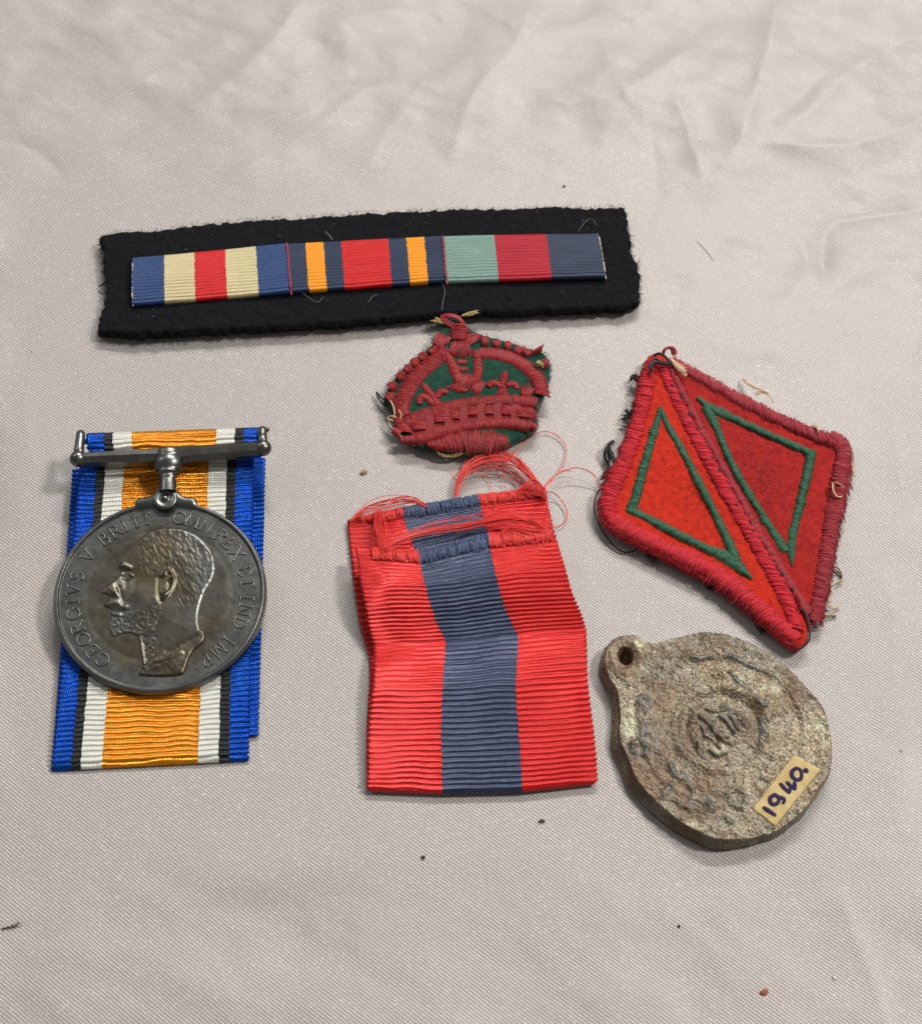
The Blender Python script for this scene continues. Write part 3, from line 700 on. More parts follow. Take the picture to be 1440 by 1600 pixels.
# ------------------------------------------------------------------ 3. folded red and blue ribbon
isr = Thing("folded_ribbon", "folded red ribbon with slate blue centre stripe and frayed threads at its top", "ribbon", P(745, 1000, 0))
def rows_pos(Lp, B1, B2, Rp, fr1, fr2, hs):
    """surface from four edge curves given in photo pixels, each with the same number of rows; hs heights per row (mm), rows x (left,right)"""
    n = 120
    cs = [np.stack([np.interp(np.linspace(0, 1, n), np.linspace(0, 1, len(c)), A(c)[:, k]) for k in (0, 1)], -1) for c in (Lp, B1, B2, Rp)]
    ker = np.hanning(9); ker /= ker.sum()
    sm = lambda a: np.convolve(np.pad(a, 4, mode='reflect', reflect_type='odd'), ker, 'valid')
    cs = [np.stack([sm(c[:, 0]), sm(c[:, 1])], -1) for c in cs]
    hh = A(hs); hh = np.stack([sm(np.interp(np.linspace(0, 1, n), np.linspace(0, 1, len(hh)), hh[:, k])) for k in range(hh.shape[1])], -1)
    us = np.array([0, fr1, fr2, 1.0]); hu = np.linspace(0, 1, hh.shape[1])
    vs = np.linspace(0, 1, n)
    def f(u, v):
        vi = np.clip(v * (n - 1), 0, n - 1.0001); i = vi.astype(int); t = vi - i
        e = [c[i] * (1 - t)[..., None] + c[i + 1] * t[..., None] for c in cs]
        uu = np.clip(u, -.05, 1.05)
        q = np.zeros(u.shape + (2,))
        for k in range(3):
            a = (uu - us[k]) / (us[k + 1] - us[k]); mk = ((uu >= us[k]) | (k == 0)) & ((uu < us[k + 1]) | (k == 2))
            q = np.where(mk[..., None], e[k] * (1 - a)[..., None] + e[k + 1] * a[..., None], q)
        h = np.zeros(u.shape)
        for k in range(len(hu)):
            wk = np.clip(1 - np.abs(np.clip(uu, 0, 1) - hu[k]) * (len(hu) - 1), 0, 1); hk = hh[i, k] * (1 - t) + hh[i + 1, k] * t; h = h + wk * hk
        return P(q[..., 0], q[..., 1], h)
    return f
FL = [(559, 856), (563, 885), (568, 915), (574, 947), (580, 979), (588, 1008), (588, 1040), (586, 1078), (581, 1118), (578, 1158), (578, 1198), (577, 1233)]
FB1 = [(653, 862), (658, 890), (664, 915), (672, 945), (682, 974), (696, 1003), (694, 1036), (691, 1076), (689, 1116), (689, 1156), (690, 1197), (691, 1237)]
FB2 = [(762, 835), (767, 868), (774, 898), (782, 931), (793, 962), (809, 992), (808, 1028), (805, 1070), (807, 1112), (811, 1153), (814, 1194), (816, 1234)]
FR = [(860, 828), (870, 858), (880, 890), (889, 925), (903, 955), (912, 982), (913, 1018), (914, 1062), (919, 1105), (924, 1145), (928, 1185), (930, 1222)]
FH = [(4.6, 4.8, 4.4), (5.4, 5.6, 4.9), (5.8, 6.2, 5.2), (5.0, 5.3, 4.4), (3.3, 3.2, 2.8), (2.0, 1.8, 1.7), (3.3, 3.4, 2.8), (3.6, 3.9, 3.1), (2.8, 3.2, 2.5), (2.3, 2.6, 2.2), (1.9, 2.1, 1.9), (1.3, 1.4, 1.3)]
fp = rows_pos(FL, FB1, FB2, FR, .31, .65, FH)
IST = [(0, .31, 'isr'), (.31, .65, 'isb'), (.65, 1, 'isr')]
fr_rib = ribbon_on(isr, "ribbon", fp, IST, .92, 47.0, 83, "upper layer of the folded red and blue ribbon", amp=.27, moire=.44, back='isr', lo=.3, wob=.2)
BL = [(546, 812), (547, 826), (552, 868), (557, 920), (566, 978), (581, 1025), (582, 1060), (579, 1100), (577, 1140), (577, 1190), (577, 1232)]
BB1 = [(628, 794), (634, 822), (648, 860), (656, 905), (668, 960), (688, 1005), (692, 1050), (690, 1100), (689, 1140), (690, 1190), (691, 1236)]
BB2 = [(746, 774), (752, 800), (762, 835), (772, 880), (786, 940), (806, 990), (806, 1040), (804, 1090), (808, 1140), (812, 1190), (815, 1233)]
BR = [(848, 762), (852, 785), (862, 830), (876, 880), (894, 940), (908, 985), (910, 1035), (912, 1085), (918, 1130), (924, 1180), (928, 1220)]
bp = rows_pos(BL, BB1, BB2, BR, .31, .65, [(.8, 1.2, 1.0)] * 4 + [(.5, .6, .5)] * 7)
ribbon_on(isr, "ribbon", bp, IST, .92, 53.0, 87, "lower layer of the folded red and blue ribbon", amp=.2, moire=.3, back='isr', lo=.35)
# fold joining both layers at the bottom
a = np.linspace(-math.pi / 2, math.pi / 2, 9)
for (u0, u1, mk) in IST:
    ue = np.linspace(u0 + .001, u1 - .001, 20); e1 = fp(ue, np.full(20, .999)); e0 = bp(ue, np.full(20, .999))
    mid_ = (e0 + e1) / 2; hz_ = (e1[:, 2] - e0[:, 2]) / 2 + .1
    q = mid_[None] + np.stack([np.zeros((9, 20)), -np.cos(a)[:, None] * .55 + 0 * hz_[None], np.sin(a)[:, None] * hz_[None]], -1)
    q[..., 2] = np.maximum(q[..., 2], .03)
    mesh("fold", q, gridf(9, 20), M[mk], isr, uv=np.zeros((180, 2)))
# frayed ends: bare warp threads standing out of both layers
def fray(psurf, v0, v1, u0, u1, mk, n, seed, hgt=.35, name="frayed_end", parent=None):
    u = np.sort(RNG.uniform(u0, u1, n)); t = np.linspace(0, 1, 7)
    jl = RNG.normal(0, .006, (n, 1))
    vv_ = v0 + jl + (v1 - v0) * t[None] + RNG.normal(0, .003, (n, 7)); uu_ = u[:, None] + RNG.normal(0, .0012, (n, 7)).cumsum(1)
    p = psurf(uu_, np.clip(vv_, 0, 1))
    p[..., 2] += hgt + .25 * np.sin(t * math.pi)[None] + RNG.normal(0, .025, (n, 7)) + RNG.uniform(0, .15, (n, 1))
    return tubes(name, p, .085, M[mk], isr, parent, sides=4, taper=.8)
for (u0, u1, mk) in ((0.07, .31, 'isthread'), (.31, .65, 'isbthread'), (.65, .99, 'isthread')):
    fray(fp, -.0, .052, u0, u1, mk, int((u1 - u0) * 560), 1)
    fray(bp, 0.0, .055, u0, u1, mk, int((u1 - u0) * 560), 2, .3)
def bundle(name, pts, hs, n, spread, m=None, rad=.075, ends=(.25, .25), zs=.5):
    q = smooth(np.c_[A(pts), A(hs) if np.ndim(hs) else np.full(len(pts), hs)], 36)
    s_ = np.linspace(0, 1, 36); env = ends[0] * (1 - s_) + ends[1] * s_ + np.sin(s_ * math.pi) * 1.0
    out = []
    for i in range(n):
        a0 = RNG.normal(0, 1, 2); ph = RNG.uniform(0, 7, 2)
        d = env * spread * (a0[0] + .35 * np.sin(s_ * 5 + ph[0])); d2 = env * spread * .55 * (a0[1] + .35 * np.sin(s_ * 6 + ph[1]))
        h = np.maximum(q[:, 2] + env * zs * RNG.normal(0, .5) + .12 * np.sin(s_ * 7 + ph[1]), .12)
        out.append(P(q[:, 0] + d2, q[:, 1] + d, h))
    return tubes(name, np.array(out), rad * RNG.uniform(.7, 1.2, n), m or M['isthread'], isr, sides=4, taper=.8)
bundle("thread_bundle", [(711, 778), (716, 752), (735, 728), (768, 716), (800, 720), (826, 742), (850, 772)], [1.4, 1.8, 2.0, 2.0, 2.0, 1.8, 1.6], 26, 5.0, rad=.065)
bundle("thread_bundle", [(712, 776), (722, 742), (752, 722), (790, 728), (822, 750), (848, 774)], [1.4, 1.4, 1.5, 1.4, 1.4, 1.4], 10, 8, rad=.05)
bundle("thread_bundle", [(548, 814), (572, 794), (602, 784), (640, 780), (670, 792)], [1.6, 1.8, 1.8, 1.8, 1.6], 18, 5, rad=.06)
bundle("thread_bundle", [(602, 858), (628, 842), (676, 828), (730, 821), (790, 811), (830, 816), (862, 833)], [5.2, 5.0, 3.8, 3.0, 3.6, 4.4, 4.8], 24, 4.2, rad=.065)
bundle("thread_bundle", [(590, 800), (592, 825), (597, 848), (604, 862)], [1.9, 3.4, 4.8, 5.6], 30, 5, ends=(.9, .9))
bundle("thread_bundle", [(780, 838), (800, 828), (826, 830), (858, 834)], [4.4, 5.0, 5.2, 4.9], 22, 5.5, ends=(.9, .3))
bundle("thread_bundle", [(810, 768), (830, 762), (845, 768), (851, 778)], [1.6, 2.3, 2.3, 1.6], 18, 4, ends=(.8, .5))
for pts, hs, r_ in (([(848, 764), (868, 742), (881, 722), (884, 700), (872, 682), (852, 674), (832, 680), (814, 696), (798, 714), (790, 722)], [2, 1.6, .8, .4, .5, .5, .5, .8, 1.6, 2.6], .09),
                    ([(848, 762), (866, 744), (886, 734), (905, 731), (925, 740), (937, 756), (941, 769)], [2, 1.8, 2.2, 2.4, 2, 1.2, 1.0], .10),
                    ([(848, 774), (858, 768), (870, 774), (882, 790), (886, 806), (880, 818), (866, 824), (858, 822)], [2, 1.5, 1.0, .8, .6, .5, .8, 2.5], .10),
                    ([(722, 758), (722, 734), (730, 716), (748, 707), (770, 703), (788, 710), (800, 720)], [1.5, 1, .8, .6, .6, .8, 2.0], .09),
                    ([(712, 772), (720, 748), (745, 742), (770, 742), (800, 748), (812, 760)], [1, .8, .5, .5, .5, 1], .07),
                    ([(758, 742), (766, 754), (768, 768)], [.6, .5, .8], .06), ([(785, 722), (786, 742), (789, 762)], [2.2, .8, 1], .06),
                    ([(704, 733), (712, 742), (724, 744)], [.4, .5, .8], .05), ([(850, 770), (872, 738), (895, 736)], [2, 1.6, 1.4], .06)):
    thread("loose_thread", pts, hs, r_, M['isthread'], isr, n=60)

# ------------------------------------------------------------------ 4. embroidered crown badge
crn = Thing("crown_badge", "red embroidered crown badge on dark green felt with loose straw threads", "badge", P(725, 600, 0))
CO = [(688, 500), (694, 490), (712, 489), (720, 497), (724, 506), (738, 514), (757, 522), (790, 531), (815, 540), (838, 546), (852, 551), (859, 566), (858, 585), (852, 606), (846, 626), (838, 640), (840, 660), (834, 672), (802, 688), (772, 704), (745, 708), (715, 705), (690, 702), (650, 695), (636, 686), (618, 672), (612, 668), (620, 655), (618, 642), (602, 628), (600, 618), (611, 596), (624, 579), (642, 564), (660, 550), (675, 536), (684, 522), (688, 512)]
CH = 2.3
def crown_h(px_, py_): return CH + .9 * sstep(705, 600, A(py_)) * 0 + .5 * np.sin((A(px_) - 600) / 260 * math.pi) + .25
co = PP(CO, CH)
def ctop(x, y, e):
    return CH + .45 * sstep(0, 5, e) + .07 * fbm(x / .8, y / .8, 91, 3)
v, f, q_, vv_ = star(np.vstack([smooth(np.vstack([co, co[:1]]), 260)[:-1]]), ctop, .9, 46, 340, .18, .6, 92)
cf = mesh("felt_base", v, f, M['cgreen'], crn)
k = RNG.integers(0, 340, 1500); o_ = np.c_[q_[k] - q_.mean(0), np.zeros(1500)]; o_ /= np.linalg.norm(o_, axis=1, keepdims=True)
fuzz("felt_fuzz", np.c_[q_[k], RNG.uniform(1.0, 2.6, 1500)], o_, M['fuzzg'], crn, cf, (.2, .6), .03, .5, .1)
ri, rj = RNG.integers(3, 44, 3000), RNG.integers(0, 340, 3000)
fuzz("felt_nap", vv_[ri, rj], np.zeros((3000, 3)), M['fuzzg'], crn, cf, (.2, .5), .025, .7, .15)
CZ = CH + .36
def cband(name, pts, wpx, pitch=.105, bump=.42, skew=0.0, rad=.085, lift=0.0, jit=.06, label=None, clump=.06, parent=None, **kw):
    q = PP(smooth(A(pts), 40), CZ)
    return satin(name, q, A(wpx) / 6.4, M['cred'], crn, parent, pitch, rad, bump, lift, skew, jit, label=label, clump=clump, **kw)
cband("arch", [(702, 548), (684, 560), (664, 576), (648, 593), (636, 612), (628, 634), (632, 650)], [22, 25, 25, 25, 24, 24, 18], skew=-.35, label="curved side arch of the crown")
cband("arch", [(747, 552), (770, 553), (793, 558), (815, 569), (832, 583), (842, 599), (846, 618)], [20, 22, 22, 22, 22, 21, 20], skew=.35)
cband("arch", [(697, 554), (707, 571), (714, 588), (726, 600)], [13, 14, 15, 16], label="slanting centre arch")
cband("arch", [(743, 549), (746, 566), (746, 584), (738, 600)], [12, 13, 13, 16])
cband("centre_panel", [(713, 590), (728, 598), (746, 592)], [14, 30, 14], lift=.25)
cband("centre_panel", [(711, 602), (720, 608), (728, 612)], [30, 22, 8], skew=.5)
cband("centre_panel", [(739, 604), (748, 606), (754, 608)], [18, 26, 24])
cband("jewel", [(716, 566), (729, 567)], [8, 8], bump=.3); cband("jewel", [(717, 577), (730, 578)], [8, 8], bump=.3)
cband("tassel", [(704, 545), (712, 546), (720, 546), (727, 545), (733, 543)], [24, 30, 32, 30, 20], bump=.7, pitch=.11, label="fan of threads below the orb")
cband("orb", [(717, 511), (717, 519), (717, 527), (717, 533)], [18, 27, 27, 20], bump=1.0, pitch=.11, label="padded orb on top of the crown")
cband("side_leaf", [(678, 530), (686, 533), (694, 538)], [20, 30, 26], skew=-.3, bump=.5); cband("side_leaf", [(697, 532), (702, 533)], [18, 22], bump=.4, skew=.3)
cband("side_leaf", [(730, 526), (735, 532), (741, 536)], [26, 34, 30], skew=.2, bump=.5)
for i, off in enumerate([(0, 0), (2, 3), (4, 5), (-1, 6), (6, 2), (3, 8), (7, 6)]):
    thread("cross_thread", [(688 + off[0] * .3, 493 + off[1] * .5), (700, 490 + off[1] * .6), (716, 494 + off[1] * .6), (724 + off[0] * .4, 503 + off[1])], [CZ, CZ + .7, CZ + .7, CZ + .2], .16, M['cred'], crn, n=18)
for i, off in enumerate([0, 3, 6, 9]):
    thread("cross_thread", [(689 + off * .2, 492 + off * .3), (690 + off, 500), (696 + off * 1.6, 506), (706 + off * 1.5, 511)], [CZ, CZ + .5, CZ + .5, CZ + .3], .15, M['cred'], crn, n=18)
for (bx, by, r_) in [(660, 558, 8), (648, 567, 7.5), (637, 577, 7), (626, 588, 7.5), (612, 604, 7), (609, 621, 7.5), (676, 549, 6), (758, 534, 8), (776, 538, 7.5), (794, 541, 8.5), (809, 549, 7.5), (824, 553, 7), (852, 568, 6.5), (817, 548, 6)]:
    lft = bx < 720
    d_ = (5, -3.6) if lft else (5, 1.6)
    cband("bead", [(bx - d_[0], by - d_[1]), (bx, by), (bx + d_[0], by + d_[1])], [r_ * 1.4, r_ * 2.25, r_ * 1.4], bump=.6, pitch=.11, rad=.09, skew=.15 if lft else -.15)
cband("thread_stub", [(832, 553), (840, 549), (848, 545)], [7, 9, 9], bump=.7, lift=.3, skew=1.2)
cband("band", [(634, 660), (660, 650), (695, 639), (735, 630), (775, 626), (810, 626), (838, 630)], [22, 22, 22, 20, 18, 18, 18], label="upper band of the crown's rim")
cband("band", [(626, 688), (650, 686), (685, 676), (725, 667), (765, 662), (800, 662), (828, 667)], [10, 18, 18, 17, 17, 16, 14], label="lower band of the crown's rim", lift=.1)
cband("band", [(668, 696), (695, 692), (725, 687), (755, 688), (783, 690), (793, 688)], [6, 22, 32, 34, 34, 16], bump=.4, label="base of the crown with uneven threads", jit=.12)
for (jx, jy, jw, a_) in [(654, 668, 20, -.20), (688, 656, 17, -.18), (710, 651, 14, -.15), (738, 645, 14, -.08), (763, 643, 14, 0), (790, 644, 16, .05), (818, 648, 26, .08)]:
    dx, dy = -math.sin(a_) * -1, 1
    cband("jewel", [(jx - 5 * math.sin(-a_), jy - 5.5), (jx + 5 * math.sin(-a_), jy + 5.5)], [jw * 1.15, jw * 1.15], bump=.3, lift=.32)
for (jx, jy) in [(671, 662), (700, 654), (724, 648), (751, 644), (777, 643), (804, 645)]:
    for o in (-5, -3.3, -1.6, 0, 1.6, 3.3, 5):
        thread("couching_thread", [(jx + o, jy - 14), (jx + o * 1.1, jy), (jx + o, jy + 16)], [CZ + .45, CZ + .5, CZ + .35], .10, M['cred'], crn, n=8)
cband("stitch_ground", [(640, 672), (690, 657), (740, 647), (790, 644), (832, 650)], [30, 30, 30, 30, 26], bump=.15, lift=-.02, label="red ground stitching between the bands")
def petal(name, pts, wd): return cband(name, pts, A(wd) * 1.25, bump=.42, pitch=.1, rad=.085, jit=.08)
for pts, wd in (([(661, 602), (668, 611), (677, 620)], [6, 9, 6]), ([(682, 622), (686, 614), (693, 612), (699, 615)], [6, 8, 8, 5]), ([(656, 632), (655, 624), (661, 620), (669, 624), (676, 632)], [5, 8, 8, 8, 7]), ([(676, 622), (683, 634)], [8, 14])):
    petal("fleur_petal", pts, wd)
for pts, wd in (([(789, 582), (787, 592), (784, 602)], [6, 9, 6]), ([(763, 606), (766, 600), (774, 599), (781, 604)], [5, 8, 8, 6]), ([(792, 604), (798, 600), (805, 602), (808, 608)], [6, 8, 8, 5]), ([(785, 604), (785, 614), (785, 624)], [8, 11, 18])):
    petal("fleur_petal", pts, wd)
cband("side_leaf", [(815, 618), (823, 612), (831, 614)], [8, 26, 16], skew=.1)
cband("side_leaf", [(830, 664), (838, 669)], [8, 12]); cband("side_leaf", [(614, 672), (626, 678)], [8, 14]); cband("side_leaf", [(622, 655), (634, 676)], [14, 22], skew=.6)
kq = resample(PP(smooth(A([(702, 548), (664, 576), (636, 612), (630, 650), (690, 640), (775, 628), (838, 632), (828, 665), (760, 664), (690, 676), (640, 688), (700, 692), (780, 690)]), 200), CZ + .5), 1500); kq[:, :2] += RNG.normal(0, .6, (1500, 2))
fuzz("thread_fuzz", kq, np.zeros((1500, 3)), M['cred'], crn, None, (.2, .6), .022, .9, .12)
def tuft(name, pts, hs, m, n=8, spread=1.6, rad=.1, th=crn, lab=None):
    q = smooth(np.c_[A(pts), A(hs)], 22); out = []
    s_ = np.linspace(0, 1, 22)
    for i in range(n):
        a0, b0 = RNG.normal(0, 1, 2); h = np.maximum(q[:, 2] + .15 * RNG.normal(), .1)
        out.append(P(q[:, 0] + a0 * spread * (.3 + s_ * .7) + .4 * np.sin(s_ * 9 + i), q[:, 1] + b0 * spread * (.3 + s_ * .7) + .4 * np.cos(s_ * 8 + i), h))
    return tubes(name, np.array(out), rad, m, th, sides=4, taper=.8, label=lab)
tuft("thread_tuft", [(694, 506), (686, 503), (680, 501)], [2.4, 2.8, 2.4], M['straw'], 16, 3.2, lab="cut straw thread end")
tuft("thread_tuft", [(722, 493), (734, 491), (744, 489)], [2.6, 2.7, 2.6], M['straw'], 12, 2.0)
tuft("thread_tuft", [(838, 568), (843, 566), (846, 569)], [3.4, 3.9, 3.4], M['straw'], 12, 2.5, .14)
tuft("thread_tuft", [(680, 699), (684, 708), (696, 713), (712, 712), (726, 706), (733, 698)], [2.0, 1.8, 1.6, 1.6, 1.8, 2.4], M['straw'], 10, 1.6, .12, lab="loop of straw thread below the crown")
tuft("thread_tuft", [(736, 709), (744, 710)], [1.2, .8], M['straw'], 6, 1.2)
for pts, hs in (([(609, 625), (614, 634), (616, 644), (615, 653), (610, 658)], [3, 3.2, 3, 2.4, 2]), ([(623, 640), (627, 650), (622, 656), (612, 657), (605, 653), (612, 650), (620, 653)], [3, 3, 2.8, 2.4, 2, 2.6, 2.8]), ([(607, 657), (610, 666), (620, 676), (630, 685), (637, 692)], [2, 1.8, 2.6, 2.4, 1.6])):
    thread("loose_thread", pts, hs, .16, M['tan'], crn)
thread("loose_thread", [(606, 626), (598, 624), (590, 615), (588, 612), (590, 620), (597, 630), (605, 637)], [1.6, 1.5, 1.2, 1, 1, 1.2, 1.6], .17, M['tblack'], crn)

# ------------------------------------------------------------------ 5. diamond patch of two triangles
dia = Thing("diamond_patch", "red diamond cloth patch made of two triangles with green embroidered outlines", "patch", P(1130, 790, 0))
def tri_part(name, outline, hz_, base, m, mf, seed, label, rag=.15):
    o3 = PP(outline, hz_); q = smooth(np.vstack([o3, o3[:1]]), 200)[:-1]
    def tp(x, y, e): return hz_ + .1 * fbm(x / 1.0, y / 1.0, seed, 3) - .35 * sstep(0, 6, e) * 0 + .25 * fbm(x / 14, y / 14, seed + 4, 2)
    v, f, q_, vv_ = star(q, tp, base, 44, 300, rag, .5, seed)
    o = mesh(name, v, f, m, dia, label=label)
    ri, rj = RNG.integers(1, 43, 5200), RNG.integers(0, 300, 5200)
    fuzz("felt_nap", vv_[ri, rj], np.zeros((5200, 3)), mf, dia, o, (.2, .55), .03, .7, .15)
    return o
RZ, LZ = 2.2, 2.9
rt_ = tri_part("triangle", [(1042, 556), (1100, 588), (1180, 630), (1262, 668), (1310, 680), (1322, 700), (1316, 742), (1302, 808), (1290, 880), (1280, 930), (1268, 978), (1258, 972), (1232, 925), (1190, 862), (1140, 772), (1090, 682), (1056, 610)], RZ, .6, M['rred'], M['fuzzd'], 101, "deep red triangle with faded border")
lt_ = tri_part("triangle", [(1012, 556), (1030, 548), (1046, 566), (1066, 615), (1105, 690), (1150, 770), (1190, 840), (1225, 905), (1258, 972), (1262, 996), (1248, 1010), (1228, 1002), (1180, 960), (1130, 915), (1060, 880), (1000, 845), (950, 815), (940, 795), (950, 755), (975, 700), (995, 640), (1004, 585)], LZ, .9, M['lred'], M['fuzzr'], 111, "orange red triangle overlapping the other")
def dband(name, pts, wpx, m, h, parent, pitch=.09, bump=.6, rad=.075, skew=0.0, jit=.13, clump=.12, label=None, k=7, drop=.25):
    q = PP(smooth(A(pts), 60), h)
    return satin(name, q, A(wpx) / 8.5, m, dia, parent, pitch, rad, bump, 0.0, skew, jit, clump=clump, label=label, k=k, drop=drop, rag=.13)
# rolled red borders
dband("rolled_border", [(1020, 566), (1011, 590), (1006, 625), (997, 660), (985, 698), (968, 738), (955, 770), (950, 796)], [28, 30, 30, 30, 32, 34, 34, 30], M['lrim'], LZ - .2, lt_, bump=.75, drop=1.3, label="crimson rolled edge", clump=.2)
dband("rolled_border", [(948, 790), (958, 812), (990, 832), (1050, 862), (1110, 892), (1160, 928), (1205, 966), (1245, 1000)], [26, 32, 32, 32, 32, 34, 34, 24], M['lrim'], LZ - .2, lt_, bump=.75, drop=1.3, clump=.2, skew=.2)
dband("rolled_border", [(1034, 575), (1050, 612), (1078, 668), (1112, 730), (1150, 796), (1188, 862), (1222, 926), (1246, 985)], [20, 25, 26, 28, 30, 30, 30, 28], M['lrim'], LZ - .15, lt_, bump=.7, drop=.9, skew=.5, clump=.2)
dband("rolled_border", [(1046, 576), (1066, 618), (1096, 676), (1130, 738), (1168, 806), (1204, 868), (1236, 920), (1262, 962)], [14, 17, 17, 17, 18, 18, 18, 20], M['rrim'], RZ + .25, rt_, bump=1.0, drop=.7, skew=-.5, label="faded red corded seam", clump=.3, pitch=.1)
dband("rolled_border", [(1050, 566), (1100, 594), (1160, 628), (1220, 658), (1275, 681), (1304, 690)], [24, 28, 30, 30, 30, 30], M['rrim'], RZ - .15, rt_, bump=.75, drop=1.2, skew=-.4, label="faded red rolled edge", clump=.2)
dband("rolled_border", [(1296, 682), (1312, 690), (1317, 712), (1310, 760), (1300, 812), (1290, 870), (1281, 925), (1270, 972)], [22, 30, 32, 32, 30, 30, 28, 24], M['rrim'], RZ - .15, rt_, bump=.75, drop=1.2, clump=.2)
# edge wool tufts
def edge_fuzz(o, outline, m, z0, z1, n=2600):
    q = resample(PP(smooth(A(outline), 200), z1), n); c = q.mean(0); d = q - c; d[:, 2] = 0; d /= np.linalg.norm(d, axis=1, keepdims=True)
    q[:, 2] = RNG.uniform(z0, z1, n); fuzz("edge_fuzz", q, d * .8, m, dia, o, (.2, .65), .03, .8, .1)
edge_fuzz(lt_, [(1014, 556), (1000, 600), (990, 660), (965, 725), (940, 790), (950, 820), (1000, 850), (1060, 880), (1130, 918), (1185, 962), (1230, 1004), (1250, 1010)], M['lrim'], 1.2, 3.0)
edge_fuzz(rt_, [(1048, 556), (1100, 585), (1180, 627), (1262, 666), (1310, 678), (1324, 700), (1318, 742), (1303, 808), (1292, 880), (1280, 935), (1268, 980)], M['rrim'], .8, 2.6)
def top_fuzz(o, pts, wpx, m, h, n):
    q = resample(PP(smooth(A(pts), 80), h), n); q[:, :2] += RNG.normal(0, wpx / 8.6 / 4, (n, 2)); fuzz("border_nap", q, np.zeros((n, 3)), m, dia, o, (.2, .5), .026, .9, .1)
top_fuzz(lt_, [(1020, 566), (1006, 625), (985, 698), (955, 770), (950, 796), (990, 832), (1110, 892), (1205, 966), (1245, 1000)], 26, M['lrim'], LZ + .35, 5200)
top_fuzz(lt_, [(1034, 575), (1078, 668), (1150, 796), (1222, 926), (1246, 985)], 18, M['lrim'], LZ + .3, 2600)
top_fuzz(rt_, [(1050, 566), (1160, 628), (1304, 690), (1317, 712), (1300, 812), (1281, 925), (1270, 972)], 24, M['rrim'], RZ + .35, 4200)
# green outlines
GZ = .25
dband("green_outline", [(1031, 636), (1027, 655), (1016, 692), (1004, 735), (994, 772), (985, 800)], [5, 13, 14, 14, 15, 16], M['trig'], LZ + GZ, lt_, pitch=.095, rad=.08, bump=.28, label="green embroidered side")
dband("green_outline", [(982, 797), (1005, 806), (1050, 829), (1095, 852), (1130, 868), (1152, 884), (1174, 905)], [15, 14, 14, 14, 16, 24, 4], M['trig'], LZ + GZ, lt_, pitch=.095, rad=.08, bump=.28, skew=.3)
dband("green_outline", [(1033, 642), (1044, 666), (1064, 700), (1086, 742), (1112, 792), (1136, 842), (1152, 876)], [8, 12, 12, 12, 12, 13, 14], M['trig'], LZ + GZ + .05, lt_, pitch=.095, rad=.08, bump=.28, skew=-.2)
dband("green_outline", [(1090, 622), (1106, 634), (1140, 650), (1185, 671), (1230, 691), (1270, 709)], [8, 20, 13, 13, 13, 14], M['trig'], RZ + GZ, rt_, pitch=.095, rad=.08, bump=.28, skew=-.3, label="green embroidered side")
dband("green_outline", [(1268, 704), (1264, 725), (1256, 762), (1246, 802), (1237, 838), (1236, 868), (1236, 884)], [14, 13, 13, 13, 14, 16, 4], M['trig'], RZ + GZ, rt_, pitch=.095, rad=.08, bump=.28)
dband("green_outline", [(1102, 636), (1116, 660), (1134, 704), (1156, 748), (1184, 794), (1212, 838), (1228, 862)], [16, 13, 12, 12, 12, 13, 16], M['trig'], RZ + GZ + .05, rt_, pitch=.095, rad=.08, bump=.28)
# black sewing thread remains
for pts, hs, r_ in (([(1018, 575), (1022, 560), (1030, 564), (1040, 566), (1048, 568)], [4.4, 4.6, 4.5, 4.4, 4], .3), ([(1018, 582), (1016, 570), (1026, 566), (1044, 570)], [4.2, 4.6, 4.5, 4.2], .32), ([(1020, 556), (1030, 552), (1040, 558), (1046, 566)], [3.8, 4.2, 4.3, 4], .28),
                    ([(952, 694), (945, 704), (944, 714), (950, 726), (948, 740), (950, 748)], [1.4, 1.6, 1.2, 1, .8, 1], .26), ([(936, 764), (929, 782), (929, 802), (939, 826), (953, 846), (972, 862), (990, 861), (1003, 852)], [2, 1.6, 1.4, 1.2, .8, .5, .6, 1.4], .17),
                    ([(1012, 858), (1014, 866), (1022, 870)], [.9, .6, .5], .5), ([(1116, 896), (1112, 906), (1102, 910), (1108, 920), (1120, 916)], [1.6, 1.2, .6, .4, .4], .3), ([(1168, 952), (1176, 962), (1186, 972), (1194, 984), (1200, 976)], [.8, .6, .5, .4, .9], .5),
                    ([(978, 640), (984, 650), (992, 655)], [1.2, 1.2, 1.4], .35), ([(990, 588), (996, 596)], [1.4, 1.8], .35),
                    ([(1248, 950), (1258, 958), (1263, 975), (1264, 998), (1252, 1012), (1238, 1010), (1232, 1000)], [3.6, 3.4, 3.2, 2.8, 2.4, 2.4, 2.4], .2)):
    thread("black_thread", pts, hs, r_, M['tblack'], dia, n=36)
for pts, hs in (([(956, 732), (950, 742), (944, 748)], [2.0, 1.4, 1]), ([(988, 642), (982, 650), (976, 654)], [2.2, 1.6, 1]), ([(1008, 852), (1014, 864), (1026, 872)], [1.8, 1.2, .6]), ([(1116, 892), (1108, 908), (1116, 916)], [1.8, 1, .6]), ([(1172, 950), (1180, 966), (1194, 980)], [1.6, 1, .5]), ([(994, 586), (988, 592)], [2.2, 1.4]), ([(958, 690), (950, 700), (956, 720)], [1.4, 1.8, 1.4])):
    tuft("black_tuft", pts, hs, M['tblack'], 26, 4.6, .085, dia)
